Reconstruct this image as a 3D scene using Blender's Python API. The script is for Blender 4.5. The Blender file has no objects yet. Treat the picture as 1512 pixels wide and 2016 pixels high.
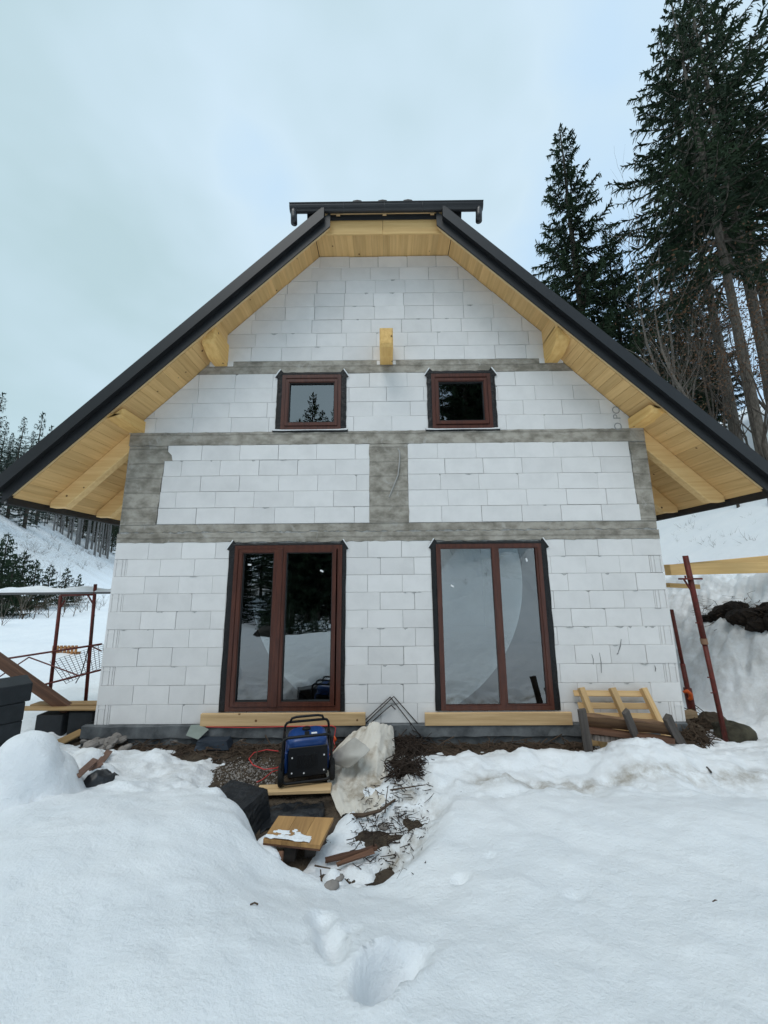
import bpy, math, random
import numpy as np
from mathutils import Vector, Matrix

random.seed(7); np.random.seed(7)
scene = bpy.context.scene
C = scene.collection
R = math.radians

# ------------------------------------------------------------------ camera
F_PX, PITCH, YAW, ROLL = 713.9, 0.1781, -0.0051, -0.0077
CAM = np.array([0.0, -5.3918, 1.9621])
def cam_axes():
    cp, sp, cy, sy = math.cos(PITCH), math.sin(PITCH), math.cos(YAW), math.sin(YAW)
    f = np.array([sy*cp, cy*cp, sp]); r = np.array([cy, -sy, 0.0]); u = np.cross(r, f)
    cr, sr = math.cos(ROLL), math.sin(ROLL)
    return r*cr + u*sr, -r*sr + u*cr, f
AX, AY, AF = cam_axes()
cam_d = bpy.data.cameras.new('camera'); cam = bpy.data.objects.new('camera', cam_d); C.objects.link(cam)
cam.matrix_world = Matrix(((AX[0], AY[0], -AF[0], CAM[0]), (AX[1], AY[1], -AF[1], CAM[1]), (AX[2], AY[2], -AF[2], CAM[2]), (0, 0, 0, 1)))
cam_d.sensor_fit = 'VERTICAL'; cam_d.sensor_height = 24.0; cam_d.lens = F_PX/2016*24.0
cam_d.clip_start = 0.05; cam_d.clip_end = 2000
scene.camera = cam
scene.render.resolution_x = 768; scene.render.resolution_y = 1024

# ------------------------------------------------------------------ sky, sun, exposure
SUN_EL, SUN_AZ = R(60), R(205)          # azimuth clockwise from +Y (north)
w = bpy.data.worlds.new('World'); scene.world = w; w.use_nodes = True
nt = w.node_tree; nt.nodes.clear()
out = nt.nodes.new('ShaderNodeOutputWorld'); bg = nt.nodes.new('ShaderNodeBackground'); bg.inputs[1].default_value = 0.1
sky = nt.nodes.new('ShaderNodeTexSky'); sky.sky_type = 'NISHITA'; sky.sun_disc = False
sky.sun_elevation = SUN_EL; sky.sun_rotation = SUN_AZ
tc = nt.nodes.new('ShaderNodeTexCoord')
mp = nt.nodes.new('ShaderNodeMapping'); mp.inputs['Scale'].default_value = (1.0, 1.0, 1.6)
nz = nt.nodes.new('ShaderNodeTexNoise'); nz.inputs['Scale'].default_value = 1.7; nz.inputs['Detail'].default_value = 4; nz.inputs['Roughness'].default_value = .5
cr = nt.nodes.new('ShaderNodeValToRGB')
cr.color_ramp.elements[0].position = .30; cr.color_ramp.elements[0].color = (.47, .625, .67, 1)
cr.color_ramp.elements[1].position = .80; cr.color_ramp.elements[1].color = (.46, .675, .92, 1)
e_ = cr.color_ramp.elements.new(.55); e_.color = (.60, .755, .86, 1)
sxyz = nt.nodes.new('ShaderNodeSeparateXYZ'); mad = nt.nodes.new('ShaderNodeMath'); mad.operation = 'MULTIPLY_ADD'; mad.inputs[1].default_value = .30
mul = nt.nodes.new('ShaderNodeVectorMath'); mul.operation = 'SCALE'; mul.inputs['Scale'].default_value = 11.9
mix = nt.nodes.new('ShaderNodeMix'); mix.data_type = 'RGBA'; mix.inputs[0].default_value = .88; mix.clamp_factor = True
L = nt.links.new
L(tc.outputs['Generated'], mp.inputs[0]); L(mp.outputs[0], nz.inputs['Vector']); L(tc.outputs['Generated'], sxyz.inputs[0]); L(sxyz.outputs[0], mad.inputs[0]); L(nz.outputs[0], mad.inputs[2]); L(mad.outputs[0], cr.inputs[0])
L(cr.outputs[0], mul.inputs[0]); L(sky.outputs[0], mix.inputs[6]); L(mul.outputs[0], mix.inputs[7])
L(mix.outputs[2], bg.inputs[0]); L(bg.outputs[0], out.inputs[0])
sd = bpy.data.lights.new('sun', 'SUN'); sd.energy = 1.2; sd.angle = R(30); sd.color = (1, .975, .94)
so = bpy.data.objects.new('sun', sd); C.objects.link(so)
sdir = Vector((math.sin(SUN_AZ)*math.cos(SUN_EL), math.cos(SUN_AZ)*math.cos(SUN_EL), math.sin(SUN_EL)))
so.rotation_euler = sdir.to_track_quat('Z', 'Y').to_euler()
scene.view_settings.view_transform = 'Standard'; scene.view_settings.look = 'None'
scene.view_settings.exposure = 0.0; scene.view_settings.gamma = 1.0

# ------------------------------------------------------------------ pixel -> point
def ray(px, py): return AX*(px-756)/F_PX + AY*(1008-py)/F_PX + AF
def atz(px, py, z):
    v = ray(px, py); return CAM + v*((z-CAM[2])/v[2])
def aty(px, py, y):
    v = ray(px, py); return CAM + v*((y-CAM[1])/v[1])

# ------------------------------------------------------------------ materials
MATS = {}
def mat(name, col, rough=.8, var=0.0, noise=None, bump=None, metal=0, spec=.3, obj_rand=0.0, stretch=(1, 1, 1), col2=None, ramp=(.35, .65), coords='Object'):
    if name in MATS: return MATS[name]
    m = bpy.data.materials.new(name); m.use_nodes = True; n = m.node_tree.nodes; l = m.node_tree.links.new
    p = n['Principled BSDF']; p.inputs['Roughness'].default_value = rough; p.inputs['Metallic'].default_value = metal
    p.inputs['Specular IOR Level'].default_value = spec
    p.inputs['Base Color'].default_value = (*col, 1)
    t = n.new('ShaderNodeTexCoord'); mpn = n.new('ShaderNodeMapping'); mpn.inputs['Scale'].default_value = stretch
    l(t.outputs[coords], mpn.inputs[0])
    last = None
    oi = n.new('ShaderNodeObjectInfo')
    if obj_rand:
        addv = n.new('ShaderNodeVectorMath'); addv.operation = 'ADD'
        sc = n.new('ShaderNodeMath'); sc.operation = 'MULTIPLY'; sc.inputs[1].default_value = 37.0
        l(oi.outputs['Random'], sc.inputs[0]); l(mpn.outputs[0], addv.inputs[0]); l(sc.outputs[0], addv.inputs[1]); vec = addv.outputs[0]
    else: vec = mpn.outputs[0]
    if noise:
        z = n.new('ShaderNodeTexNoise'); z.inputs['Scale'].default_value = noise; z.inputs['Detail'].default_value = 6; z.inputs['Roughness'].default_value = .62
        l(vec, z.inputs['Vector'])
        r = n.new('ShaderNodeValToRGB'); r.color_ramp.elements[0].position, r.color_ramp.elements[1].position = ramp
        c2 = col2 if col2 else tuple(max(0, c*(1-var)) for c in col)
        r.color_ramp.elements[0].color = (*c2, 1); r.color_ramp.elements[1].color = (*col, 1)
        l(z.outputs[0], r.inputs[0]); last = r.outputs[0]
    if obj_rand:
        h = n.new('ShaderNodeHueSaturation')
        mr = n.new('ShaderNodeMapRange'); mr.inputs['To Min'].default_value = 1-obj_rand; mr.inputs['To Max'].default_value = 1+obj_rand*.45
        l(oi.outputs['Random'], mr.inputs['Value']); l(mr.outputs[0], h.inputs['Value'])
        if last: l(last, h.inputs['Color'])
        else: h.inputs['Color'].default_value = (*col, 1)
        last = h.outputs[0]
    if last: l(last, p.inputs['Base Color'])
    if bump:
        z2 = n.new('ShaderNodeTexNoise'); z2.inputs['Scale'].default_value = bump[0]; z2.inputs['Detail'].default_value = 6; z2.inputs['Roughness'].default_value = .6
        l(vec, z2.inputs['Vector'])
        b = n.new('ShaderNodeBump'); b.inputs['Strength'].default_value = bump[1]; b.inputs['Distance'].default_value = bump[2]
        l(z2.outputs[0], b.inputs['Height']); l(b.outputs[0], p.inputs['Normal'])
    MATS[name] = m; return m

def wood(name, col, dark, axis, rand=.16, knots=True, rough=.7):
    """pine boards: grain stretched along a local axis, scattered knots"""
    if name in MATS: return MATS[name]
    st = [22, 22, 22]; st['XYZ'.index(axis)] = 1.1
    m = mat(name, col, rough, noise=1.0, stretch=tuple(st), col2=dark, obj_rand=rand, ramp=(.3, .62), bump=(1.5, .25, .004))
    if knots:
        n = m.node_tree.nodes; l = m.node_tree.links.new; p = n['Principled BSDF']
        src = p.inputs['Base Color'].links[0].from_socket
        t = n.new('ShaderNodeTexCoord'); v = n.new('ShaderNodeTexVoronoi'); v.inputs['Scale'].default_value = 4.2; v.inputs['Randomness'].default_value = 1
        oi = n.new('ShaderNodeObjectInfo'); a = n.new('ShaderNodeVectorMath'); a.operation = 'ADD'
        s = n.new('ShaderNodeMath'); s.operation = 'MULTIPLY'; s.inputs[1].default_value = 91
        l(oi.outputs['Random'], s.inputs[0]); l(t.outputs['Object'], a.inputs[0]); l(s.outputs[0], a.inputs[1]); l(a.outputs[0], v.inputs['Vector'])
        r = n.new('ShaderNodeValToRGB'); r.color_ramp.elements[0].position = .055; r.color_ramp.elements[1].position = .085
        r.color_ramp.elements[0].color = (1, 1, 1, 1); r.color_ramp.elements[1].color = (0, 0, 0, 1)
        l(v.outputs['Distance'], r.inputs[0])
        mx = n.new('ShaderNodeMix'); mx.data_type = 'RGBA'; l(r.outputs[0], mx.inputs[0]); l(src, mx.inputs[6]); mx.inputs[7].default_value = (.16, .075, .025, 1)
        l(mx.outputs[2], p.inputs['Base Color'])
    return m

def m_snow():
    m = mat('snow', (.885, .905, .92), .55, noise=1.4, col2=(.83, .86, .885), spec=.25)
    n = m.node_tree.nodes; l = m.node_tree.links.new; p = n['Principled BSDF']
    src = p.inputs['Base Color'].links[0].from_socket
    at = n.new('ShaderNodeAttribute'); at.attribute_name = 'dirt'
    t = n.new('ShaderNodeTexCoord'); z = n.new('ShaderNodeTexNoise'); z.inputs['Scale'].default_value = 5; z.inputs['Detail'].default_value = 8; z.inputs['Roughness'].default_value = .7
    l(t.outputs['Object'], z.inputs['Vector'])
    mu = n.new('ShaderNodeMath'); mu.operation = 'MULTIPLY'; l(at.outputs['Fac'], mu.inputs[0])
    rm = n.new('ShaderNodeMapRange'); rm.inputs['From Min'].default_value = .38; rm.inputs['From Max'].default_value = .68; l(z.outputs[0], rm.inputs['Value']); l(rm.outputs[0], mu.inputs[1])
    mx = n.new('ShaderNodeMix'); mx.data_type = 'RGBA'; l(mu.outputs[0], mx.inputs[0]); l(src, mx.inputs[6]); mx.inputs[7].default_value = (.27, .22, .15, 1)
    l(mx.outputs[2], p.inputs['Base Color'])
    z1 = n.new('ShaderNodeTexNoise'); z1.inputs['Scale'].default_value = 42; z1.inputs['Detail'].default_value = 8; z1.inputs['Roughness'].default_value = .7
    z2 = n.new('ShaderNodeTexNoise'); z2.inputs['Scale'].default_value = 5; z2.inputs['Detail'].default_value = 3
    l(t.outputs['Object'], z1.inputs['Vector']); l(t.outputs['Object'], z2.inputs['Vector'])
    b1 = n.new('ShaderNodeBump'); b1.inputs['Strength'].default_value = .6; b1.inputs['Distance'].default_value = .025
    b2 = n.new('ShaderNodeBump'); b2.inputs['Strength'].default_value = .4; b2.inputs['Distance'].default_value = .06
    l(z1.outputs[0], b1.inputs['Height']); l(z2.outputs[0], b2.inputs['Height']); l(b2.outputs[0], b1.inputs['Normal']); l(b1.outputs[0], p.inputs['Normal'])
    p.inputs['Subsurface Weight'].default_value = .0
    return m

def m_glass():
    m = bpy.data.materials.new('glass'); m.use_nodes = True; n = m.node_tree.nodes; l = m.node_tree.links.new; n.clear()
    o = n.new('ShaderNodeOutputMaterial'); mx = n.new('ShaderNodeMixShader'); g = n.new('ShaderNodeBsdfGlossy'); t = n.new('ShaderNodeBsdfTransparent'); f = n.new('ShaderNodeFresnel')
    f.inputs['IOR'].default_value = 2.9; g.inputs['Roughness'].default_value = .004; g.inputs['Color'].default_value = (.95, .98, 1, 1); t.inputs['Color'].default_value = (.72, .76, .76, 1)
    l(f.outputs[0], mx.inputs[0]); l(t.outputs[0], mx.inputs[1]); l(g.outputs[0], mx.inputs[2]); l(mx.outputs[0], o.inputs[0])
    MATS['glass'] = m; return m

SNOW = m_snow(); GLASS = m_glass()
BLOCK = mat('aerated_block', (.80, .782, .765), .95, noise=3.0, col2=(.71, .695, .68), obj_rand=.065, ramp=(.22, .58), bump=(60, .2, .003), spec=.1)
MORTAR = mat('mortar', (.50, .49, .47), .95, noise=20, var=.4, bump=(40, .5, .01))
CONC = mat('concrete', (.43, .395, .34), .9, noise=4.6, stretch=(1, 1, 1.5), col2=(.215, .195, .16), ramp=(.36, .62), bump=(18, .4, .012), obj_rand=.06)
def _conc():
    m = CONC; n = m.node_tree.nodes; l = m.node_tree.links.new; p = n['Principled BSDF']; src = p.inputs['Base Color'].links[0].from_socket
    g = n.new('ShaderNodeNewGeometry'); w_ = n.new('ShaderNodeTexWave'); w_.wave_type = 'BANDS'; w_.bands_direction = 'Z'; w_.inputs['Scale'].default_value = 1.35; w_.inputs['Distortion'].default_value = .7; w_.inputs['Detail'].default_value = 3; w_.inputs['Detail Scale'].default_value = 2.2
    l(g.outputs['Position'], w_.inputs['Vector'])
    r = n.new('ShaderNodeValToRGB'); r.color_ramp.elements[0].position = .0; r.color_ramp.elements[1].position = .05; r.color_ramp.elements[0].color = (.72, .72, .72, 1); r.color_ramp.elements[1].color = (1, 1, 1, 1); l(w_.outputs['Fac'], r.inputs[0])
    z = n.new('ShaderNodeTexNoise'); z.inputs['Scale'].default_value = 3.2; z.inputs['Detail'].default_value = 9; z.inputs['Roughness'].default_value = .72; z.inputs['Distortion'].default_value = 1.2; l(g.outputs['Position'], z.inputs['Vector'])
    r2 = n.new('ShaderNodeValToRGB'); r2.color_ramp.elements[0].position = .56; r2.color_ramp.elements[1].position = .72; r2.color_ramp.elements[0].color = (0, 0, 0, 1); r2.color_ramp.elements[1].color = (.75, .75, .75, 1); l(z.outputs[0], r2.inputs[0])
    m1 = n.new('ShaderNodeMix'); m1.data_type = 'RGBA'; m1.blend_type = 'MULTIPLY'; m1.inputs[0].default_value = 1; l(src, m1.inputs[6]); l(r.outputs[0], m1.inputs[7])
    m2 = n.new('ShaderNodeMix'); m2.data_type = 'RGBA'; l(r2.outputs[0], m2.inputs[0]); l(m1.outputs[2], m2.inputs[6]); m2.inputs[7].default_value = (.52, .50, .47, 1); l(m2.outputs[2], p.inputs['Base Color'])
_conc()
CONC_PALE = mat('beam_foil', (.36, .37, .37), .7, noise=5, var=.15)
PLINTH = mat('plinth_membrane', (.16, .17, .175), .6, noise=4, col2=(.06, .065, .07), bump=(9, .4, .02))
WOODY = wood('wood_grain_across', (.78, .51, .225), (.63, .385, .15), 'Y', rand=.15)
WOODX = wood('wood_grain_along', (.80, .53, .23), (.67, .41, .16), 'X', rand=.1)
WOODZ = wood('wood_grain_upright', (.76, .50, .20), (.62, .36, .12), 'Z', rand=.1)
PALE = wood('pale_plank_wood', (.66, .46, .25), (.48, .31, .15), 'X', rand=.12)
OLDW = wood('weathered_wood', (.20, .115, .06), (.09, .05, .03), 'X', rand=.25)
GREYW = wood('grey_weathered_wood', (.10, .085, .075), (.045, .038, .034), 'X', rand=.2, knots=False)
REDW = wood('red_brown_wood', (.17, .085, .05), (.09, .045, .03), 'X', rand=.2, knots=False)
METAL = mat('dark_sheet_metal', (.012, .0125, .014), .48, noise=3, var=.25, spec=.5)
GUTTER = mat('gutter_metal', (.028, .028, .03), .35, noise=3, var=.2, spec=.5)
FRAME = mat('brown_frame', (.105, .032, .018), .38, noise=1.0, stretch=(30, 30, 3), col2=(.06, .018, .011), spec=.5)
FOIL = mat('black_foil', (.008, .008, .009), .5, noise=12, var=.3, bump=(25, .8, .02), spec=.4)
WHITE = mat('white_tape', (.8, .8, .8), .6)
REDP = mat('red_oxide_paint', (.15, .026, .02), .55, noise=18, col2=(.075, .02, .013), bump=(30, .4, .005))
RUST = mat('rusty_steel', (.035, .022, .017), .7, noise=20, var=.4)
SOIL = mat('soil', (.12, .09, .062), 1, noise=6, col2=(.035, .026, .019), bump=(22, 1, .05), ramp=(.3, .7))
DARKBLK = mat('dark_slab', (.026, .03, .034), .75, noise=8, var=.3, obj_rand=.15, bump=(40, .3, .006))
STONE = mat('stone', (.32, .29, .265), .9, noise=6, var=.45, obj_rand=.2, bump=(25, .5, .02))
TARP = mat('dirty_white_sheet', (.64, .60, .53), .8, noise=4.5, col2=(.29, .235, .17), ramp=(.30, .50), bump=(18, .5, .02))
BLACKF = mat('black_plastic_sheet', (.012, .014, .017), .38, noise=9, var=.3, bump=(10, .5, .03), spec=.5)
BLUE = mat('blue_enamel', (.010, .055, .22), .35, noise=6, var=.25, spec=.5)
BLACKP = mat('black_plastic', (.008, .008, .009), .5)
RUBBER = mat('rubber', (.012, .012, .012), .85)
REDC = mat('red_cable', (.55, .05, .05), .5)
ORANGE = mat('orange_plastic', (.6, .10, .02), .5)
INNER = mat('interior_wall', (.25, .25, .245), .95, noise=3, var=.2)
BARK = mat('bark', (.10, .082, .066), .95, noise=6, stretch=(3, 3, .8), col2=(.04, .033, .027), bump=(6, 1, .05))
BARKP = mat('pale_bark', (.23, .20, .17), .95, noise=6, stretch=(3, 3, .8), col2=(.12, .10, .085), bump=(6, .8, .04))
NEEDLE = mat('needles', (.036, .060, .028), .8, noise=.55, col2=(.015, .028, .017), ramp=(.35, .65), spec=.15, obj_rand=.15)
NEEDLEB = mat('needles_bluish', (.036, .058, .044), .8, noise=.3, col2=(.017, .03, .024), spec=.15, obj_rand=.2)
TWIG = mat('twig', (.11, .075, .052), .95, noise=5, var=.5)
LEAF = mat('withered_leaves', (.16, .085, .045), .9, noise=2, col2=(.075, .045, .028))
GREENT = mat('grey_green_tile', (.22, .26, .23), .6, noise=6, var=.2)
TERRAC = mat('old_tile', (.22, .13, .095), .9, noise=8, var=.3)
INK = mat('stamp_ink', (.33, .33, .335), .9)

# ------------------------------------------------------------------ mesh helpers
WORLD = {}                                   # object name -> world translation while building
def wt(o):
    t = Vector((0, 0, 0))
    while o: t += o.location; o = o.parent
    return t
class MB:
    def __init__(s): s.V = []; s.F = []
    def add(s, V, F):
        b = len(s.V); s.V += [tuple(v) for v in V]; s.F += [tuple(i+b for i in f) for f in F]; return s
    def box(s, a, b, M=None):
        x0, y0, z0 = a; x1, y1, z1 = b
        V = [(x0, y0, z0), (x1, y0, z0), (x1, y1, z0), (x0, y1, z0), (x0, y0, z1), (x1, y0, z1), (x1, y1, z1), (x0, y1, z1)]
        if M: V = [M @ Vector(v) for v in V]
        return s.add(V, [(0, 3, 2, 1), (4, 5, 6, 7), (0, 1, 5, 4), (1, 2, 6, 5), (2, 3, 7, 6), (3, 0, 4, 7)])
    def cbox(s, a, b, c=.004, M=None):
        """box with chamfered edges"""
        lo = Vector(a); hi = Vector(b); V = []; idx = {}
        for k in range(8):
            sg = [(k >> i) & 1 for i in range(3)]
            cor = [hi[i] if sg[i] else lo[i] for i in range(3)]
            for ax in range(3):
                v = [cor[i] if i == ax else cor[i] + (-c if sg[i] else c) for i in range(3)]
                idx[(k, ax)] = len(V); V.append(Vector(v))
        F = []
        for ax in range(3):
            o1, o2 = [i for i in range(3) if i != ax]
            for sgn in (0, 1):
                ks = [(sgn << ax) | (a_ << o1) | (b_ << o2) for a_, b_ in ((0, 0), (1, 0), (1, 1), (0, 1))]
                f = [idx[(k, ax)] for k in ks]
                F.append(f)
        for e in range(3):
            o1, o2 = [i for i in range(3) if i != e]
            for a_ in (0, 1):
                for b_ in (0, 1):
                    k0 = (a_ << o1) | (b_ << o2); k1 = k0 | (1 << e)
                    F.append([idx[(k0, o1)], idx[(k1, o1)], idx[(k1, o2)], idx[(k0, o2)]])
        for k in range(8): F.append([idx[(k, 0)], idx[(k, 1)], idx[(k, 2)]])
        cen = (lo+hi)/2; G = []
        for f in F:
            p = [V[i] for i in f]; nrm = (p[1]-p[0]).cross(p[2]-p[0]); m_ = sum(p, Vector())/len(p)
            G.append(tuple(f) if nrm.dot(m_-cen) > 0 else tuple(reversed(f)))
        if M: V = [M @ v for v in V]
        return s.add(V, G)
    def tube(s, pts, r, n=8, cap=True):
        pts = [Vector(p) for p in pts]
        if not hasattr(r, '__len__'): r = [r]*len(pts)
        b = len(s.V); ref = None
        for i, p in enumerate(pts):
            d = (pts[min(i+1, len(pts)-1)]-pts[max(i-1, 0)])
            if d.length < 1e-9: d = Vector((0, 0, 1))
            d.normalize()
            if ref is None: ref = d.orthogonal()
            ref = (ref - d*ref.dot(d))
            if ref.length < 1e-6: ref = d.orthogonal()
            ref.normalize(); q = d.cross(ref)
            for k in range(n):
                a = 2*math.pi*k/n; s.V.append(tuple(p + ref*(math.cos(a)*r[i]) + q*(math.sin(a)*r[i])))
        for i in range(len(pts)-1):
            for k in range(n):
                s.F.append((b+i*n+k, b+i*n+(k+1) % n, b+(i+1)*n+(k+1) % n, b+(i+1)*n+k))
        if cap:
            s.F.append(tuple(b+k for k in reversed(range(n)))); e = b+(len(pts)-1)*n; s.F.append(tuple(e+k for k in range(n)))
        return s
    def prism(s, poly, y0, y1, c=0.0):
        """x-z polygon (counter-clockwise seen from the front, -y) extruded y0 (front) to y1; front edge chamfered by c"""
        n = len(poly)
        if c:
            cx = sum(p[0] for p in poly)/n; cz = sum(p[1] for p in poly)/n
            ins = []
            for i in range(n):
                a, p, d = poly[i-1], poly[i], poly[(i+1) % n]
                def nr(u, v):
                    L_ = math.hypot(v[0]-u[0], v[1]-u[1]) or 1; return (-(v[1]-u[1])/L_, (v[0]-u[0])/L_)
                n1, n2 = nr(a, p), nr(p, d); k = 1+n1[0]*n2[0]+n1[1]*n2[1]; k = max(k, .35)
                ins.append((p[0]+c*(n1[0]+n2[0])/k, p[1]+c*(n1[1]+n2[1])/k))
            V = [(p[0], y0, p[1]) for p in ins] + [(p[0], y0+c, p[1]) for p in poly] + [(p[0], y1, p[1]) for p in poly]
            F = [tuple(range(n))]
            for L_ in (0, n):
                for i in range(n): j = (i+1) % n; F.append((L_+i, L_+n+i, L_+n+j, L_+j))
            F.append(tuple(2*n+i for i in reversed(range(n))))
        else:
            V = [(p[0], y0, p[1]) for p in poly] + [(p[0], y1, p[1]) for p in poly]
            F = [tuple(range(n))] + [(i, n+i, n+(i+1) % n, (i+1) % n) for i in range(n)] + [tuple(n+i for i in reversed(range(n)))]
        return s.add(V, F)
    def build(s, name, m, parent=None, origin=None, smooth=False):
        if not s.V: return None
        V = np.array(s.V, dtype=float)
        o0 = Vector(origin) if origin is not None else (wt(parent) if parent else Vector((0, 0, 0)))
        V = V - np.array(o0)
        me = bpy.data.meshes.new(name); me.from_pydata(V.tolist(), [], s.F); me.materials.append(m)
        if smooth: me.polygons.foreach_set('use_smooth', [True]*len(me.polygons))
        me.update()
        o = bpy.data.objects.new(name, me); C.objects.link(o)
        if parent: o.parent = parent; o.location = o0 - wt(parent)
        else: o.location = o0
        return o
    def mid(s):
        a = np.array(s.V); return Vector((a.min(0)+a.max(0))/2)
    def own(s, name, m, parent=None, smooth=False):          # origin at its own centre
        return s.build(name, m, parent, origin=s.mid(), smooth=smooth)

def tag(o, label=None, cat=None, group=None, kind=None):
    if label: o['label'] = label
    if cat: o['category'] = cat
    if group: o['group'] = group
    if kind: o['kind'] = kind
    return o
def empty(name, loc=(0, 0, 0)):
    o = bpy.data.objects.new(name, None); C.objects.link(o); o.location = loc; o.empty_display_size = .1; return o
def copy_tree(o, parent=None):
    c = o.copy(); C.objects.link(c); c.parent = parent
    for ch in list(o.children): copy_tree(ch, c)
    return c
def frame_from(p0, p1, up=(0, 0, 1), roll=0):
    p0 = Vector(p0); p1 = Vector(p1); x = (p1-p0).normalized(); z = Vector(up); z = (z-x*z.dot(x)).normalized(); y = z.cross(x)
    M = Matrix((x, y, z)).transposed().to_4x4()
    if roll: M = M @ Matrix.Rotation(roll, 4, 'X')
    M.translation = (p0+p1)/2; return M, (p1-p0).length
def plank(name, p0, p1, wid, th, m, label=None, cat='plank', group=None, up=(0, 0, 1), roll=0, parent=None, warp=0.0):
    M, Ln = frame_from(p0, p1, up, roll)
    mb = MB()
    n = max(1, int(Ln/.12)) if warp else 1
    if not warp: mb.cbox((-Ln/2, -wid/2, -th/2), (Ln/2, wid/2, th/2), min(.005, th*.2))
    else:
        rr = random.Random(hash((round(Ln, 3), round(wid, 3))) & 0xffff)
        ring = []
        for i in range(n+1):
            x = -Ln/2+Ln*i/n; j = lambda: rr.uniform(-warp, warp)
            V = [(x+(j() if i in (0, n) else 0), -wid/2+j(), -th/2+j()*.4), (x+(j() if i in (0, n) else 0), wid/2+j(), -th/2+j()*.4), (x, wid/2+j(), th/2+j()*.4), (x, -wid/2+j(), th/2+j()*.4)]
            ring.append(V)
        V = [v for q in ring for v in q]; Fc = [(3, 2, 1, 0), tuple(4*n+k for k in range(4))]
        for i in range(n):
            for k in range(4): Fc.append((4*i+k, 4*i+(k+1) % 4, 4*i+4+(k+1) % 4, 4*i+4+k))
        mb.add(V, Fc)
    o = mb.build(name, m, None); o.matrix_world = M
    if parent:
        o.parent = parent; M2 = M.copy(); M2.translation = M.translation - wt(parent); o.matrix_world = M; o.matrix_local = M2
    if label: tag(o, label, cat, group)
    return o

# ------------------------------------------------------------------ noise and terrain
_rng = np.random.RandomState(3); _T = _rng.rand(256, 256)
def vnoise(x, y):
    x = np.asarray(x, float); y = np.asarray(y, float)
    xi = np.floor(x).astype(int); yi = np.floor(y).astype(int); fx = x-xi; fy = y-yi
    fx = fx*fx*(3-2*fx); fy = fy*fy*(3-2*fy)
    g = lambda a, b: _T[a % 256, b % 256]
    return (g(xi, yi)*(1-fx)+g(xi+1, yi)*fx)*(1-fy)+(g(xi, yi+1)*(1-fx)+g(xi+1, yi+1)*fx)*fy - .5
def fbm(x, y, s, o=4, gain=.5):
    r = 0; a = 1
    for k in range(o): r = r + a*vnoise(x*s+17.3*k, y*s+9.1*k); s *= 2.03; a *= gain
    return r
def sstep(a, b, x):
    t = np.clip((x-a)/(b-a), 0, 1); return t*t*(3-2*t)
def smax0(u, k=1.0): return .5*(u+np.sqrt(u*u+k*k))

def far_height(x, y):
    u = .765*(-x-27)-.32*(np.maximum(y, -4)-21)
    zl = smax0(u, 1.5); zl = 34*np.tanh(zl/34)
    r = x-5.15-.08*np.sin(y*1.3)
    bank = np.where(r > 0, np.minimum(1.35*r, 2.15), 0)
    kb = sstep(-7, -3, y); zr = (bank + np.where(x > 6.7, .66*smax0(x-6.9, .3), 0))*kb + (1-kb)*.5*smax0(x-2.2, 2.0); zr = 30*np.tanh(zr/30)
    zf = .10*smax0(-y-7, 2)*sstep(-3, 4, x) - .13*smax0(-y-9, 2)*sstep(2, -3, x)*sstep(-46, -30, y)
    return -.27 + zl + zr + zf + .5*fbm(x, y, .12, 3)*sstep(8, 25, np.hypot(x, y)) + 1.7*fbm(x, y, .33, 4)*sstep(-8, -12, y)

# smooth control points of the piled snow in front of the house (pixel, height)
CP = [(0, 2016, .46), (400, 2016, .42), (756, 2016, .36), (1100, 2016, .40), (1512, 2016, .44),
      (0, 1800, .44), (300, 1800, .42), (620, 1800, .22), (760, 1800, .17), (1000, 1800, .24), (1300, 1800, .30), (1512, 1800, .34),
      (0, 1660, .33), (150, 1640, .34), (300, 1580, .22), (430, 1600, .24), (480, 1650, .2), (540, 1725, .12), (640, 1765, .07), (760, 1755, .04), (850, 1680, .06), (880, 1600, .03),
      (330, 1560, .12), (200, 1575, .16),
      (1000, 1640, .12), (1250, 1640, .17), (1500, 1640, .2), (900, 1575, .01), (1100, 1565, .07), (1300, 1568, .1), (1500, 1575, .12),
      (900, 1540, -.14), (1050, 1540, -.15), (1200, 1542, -.14), (1350, 1545, -.1), (1500, 1552, -.08),
      (900, 1500, -.10), (1050, 1488, -.09), (1200, 1480, .03), (1300, 1485, .03), (1400, 1490, -.04), (1500, 1495, -.04),
      (1210, 1462, .0), (1290, 1464, -.03), (1165, 1484, -.12), (1400, 1470, -.18), (1500, 1470, -.15),
      (250, 1500, -.10), (330, 1490, -.12), (410, 1510, -.15), (180, 1500, -.06), (300, 1530, -.06), (400, 1535, -.08), (60, 1580, .14), (140, 1560, .1)]
cpw = np.array([atz(*c) for c in CP])
extra = np.array([(-8, -2.5, .1), (-8, -6, .15), (8, -6, .7), (7, -2, .1), (0, -9, .1), (-4, -9, -.3), (4, -9, .5), (-7, .5, -.25), (6, .6, -.2), (0, .8, -.3), (-3, .8, -.3), (3, .8, -.3)])
cpw = np.vstack([cpw, extra])
def _tps(r2): return np.where(r2 > 1e-12, .5*r2*np.log(np.maximum(r2, 1e-12)), 0)
def tps_fit(P, lam=.02):
    n = len(P); d2 = ((P[:, None, :2]-P[None, :, :2])**2).sum(-1); K = _tps(d2)+lam*np.eye(n)
    Q = np.hstack([np.ones((n, 1)), P[:, :2]]); A = np.block([[K, Q], [Q.T, np.zeros((3, 3))]])
    return np.linalg.solve(A, np.concatenate([P[:, 2], np.zeros(3)]))
TW = tps_fit(cpw)
def mound(x, y):
    r = TW[-3]+TW[-2]*x+TW[-1]*y
    for i, p in enumerate(cpw): r = r + TW[i]*_tps((x-p[0])**2+(y-p[1])**2)
    return r
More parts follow.
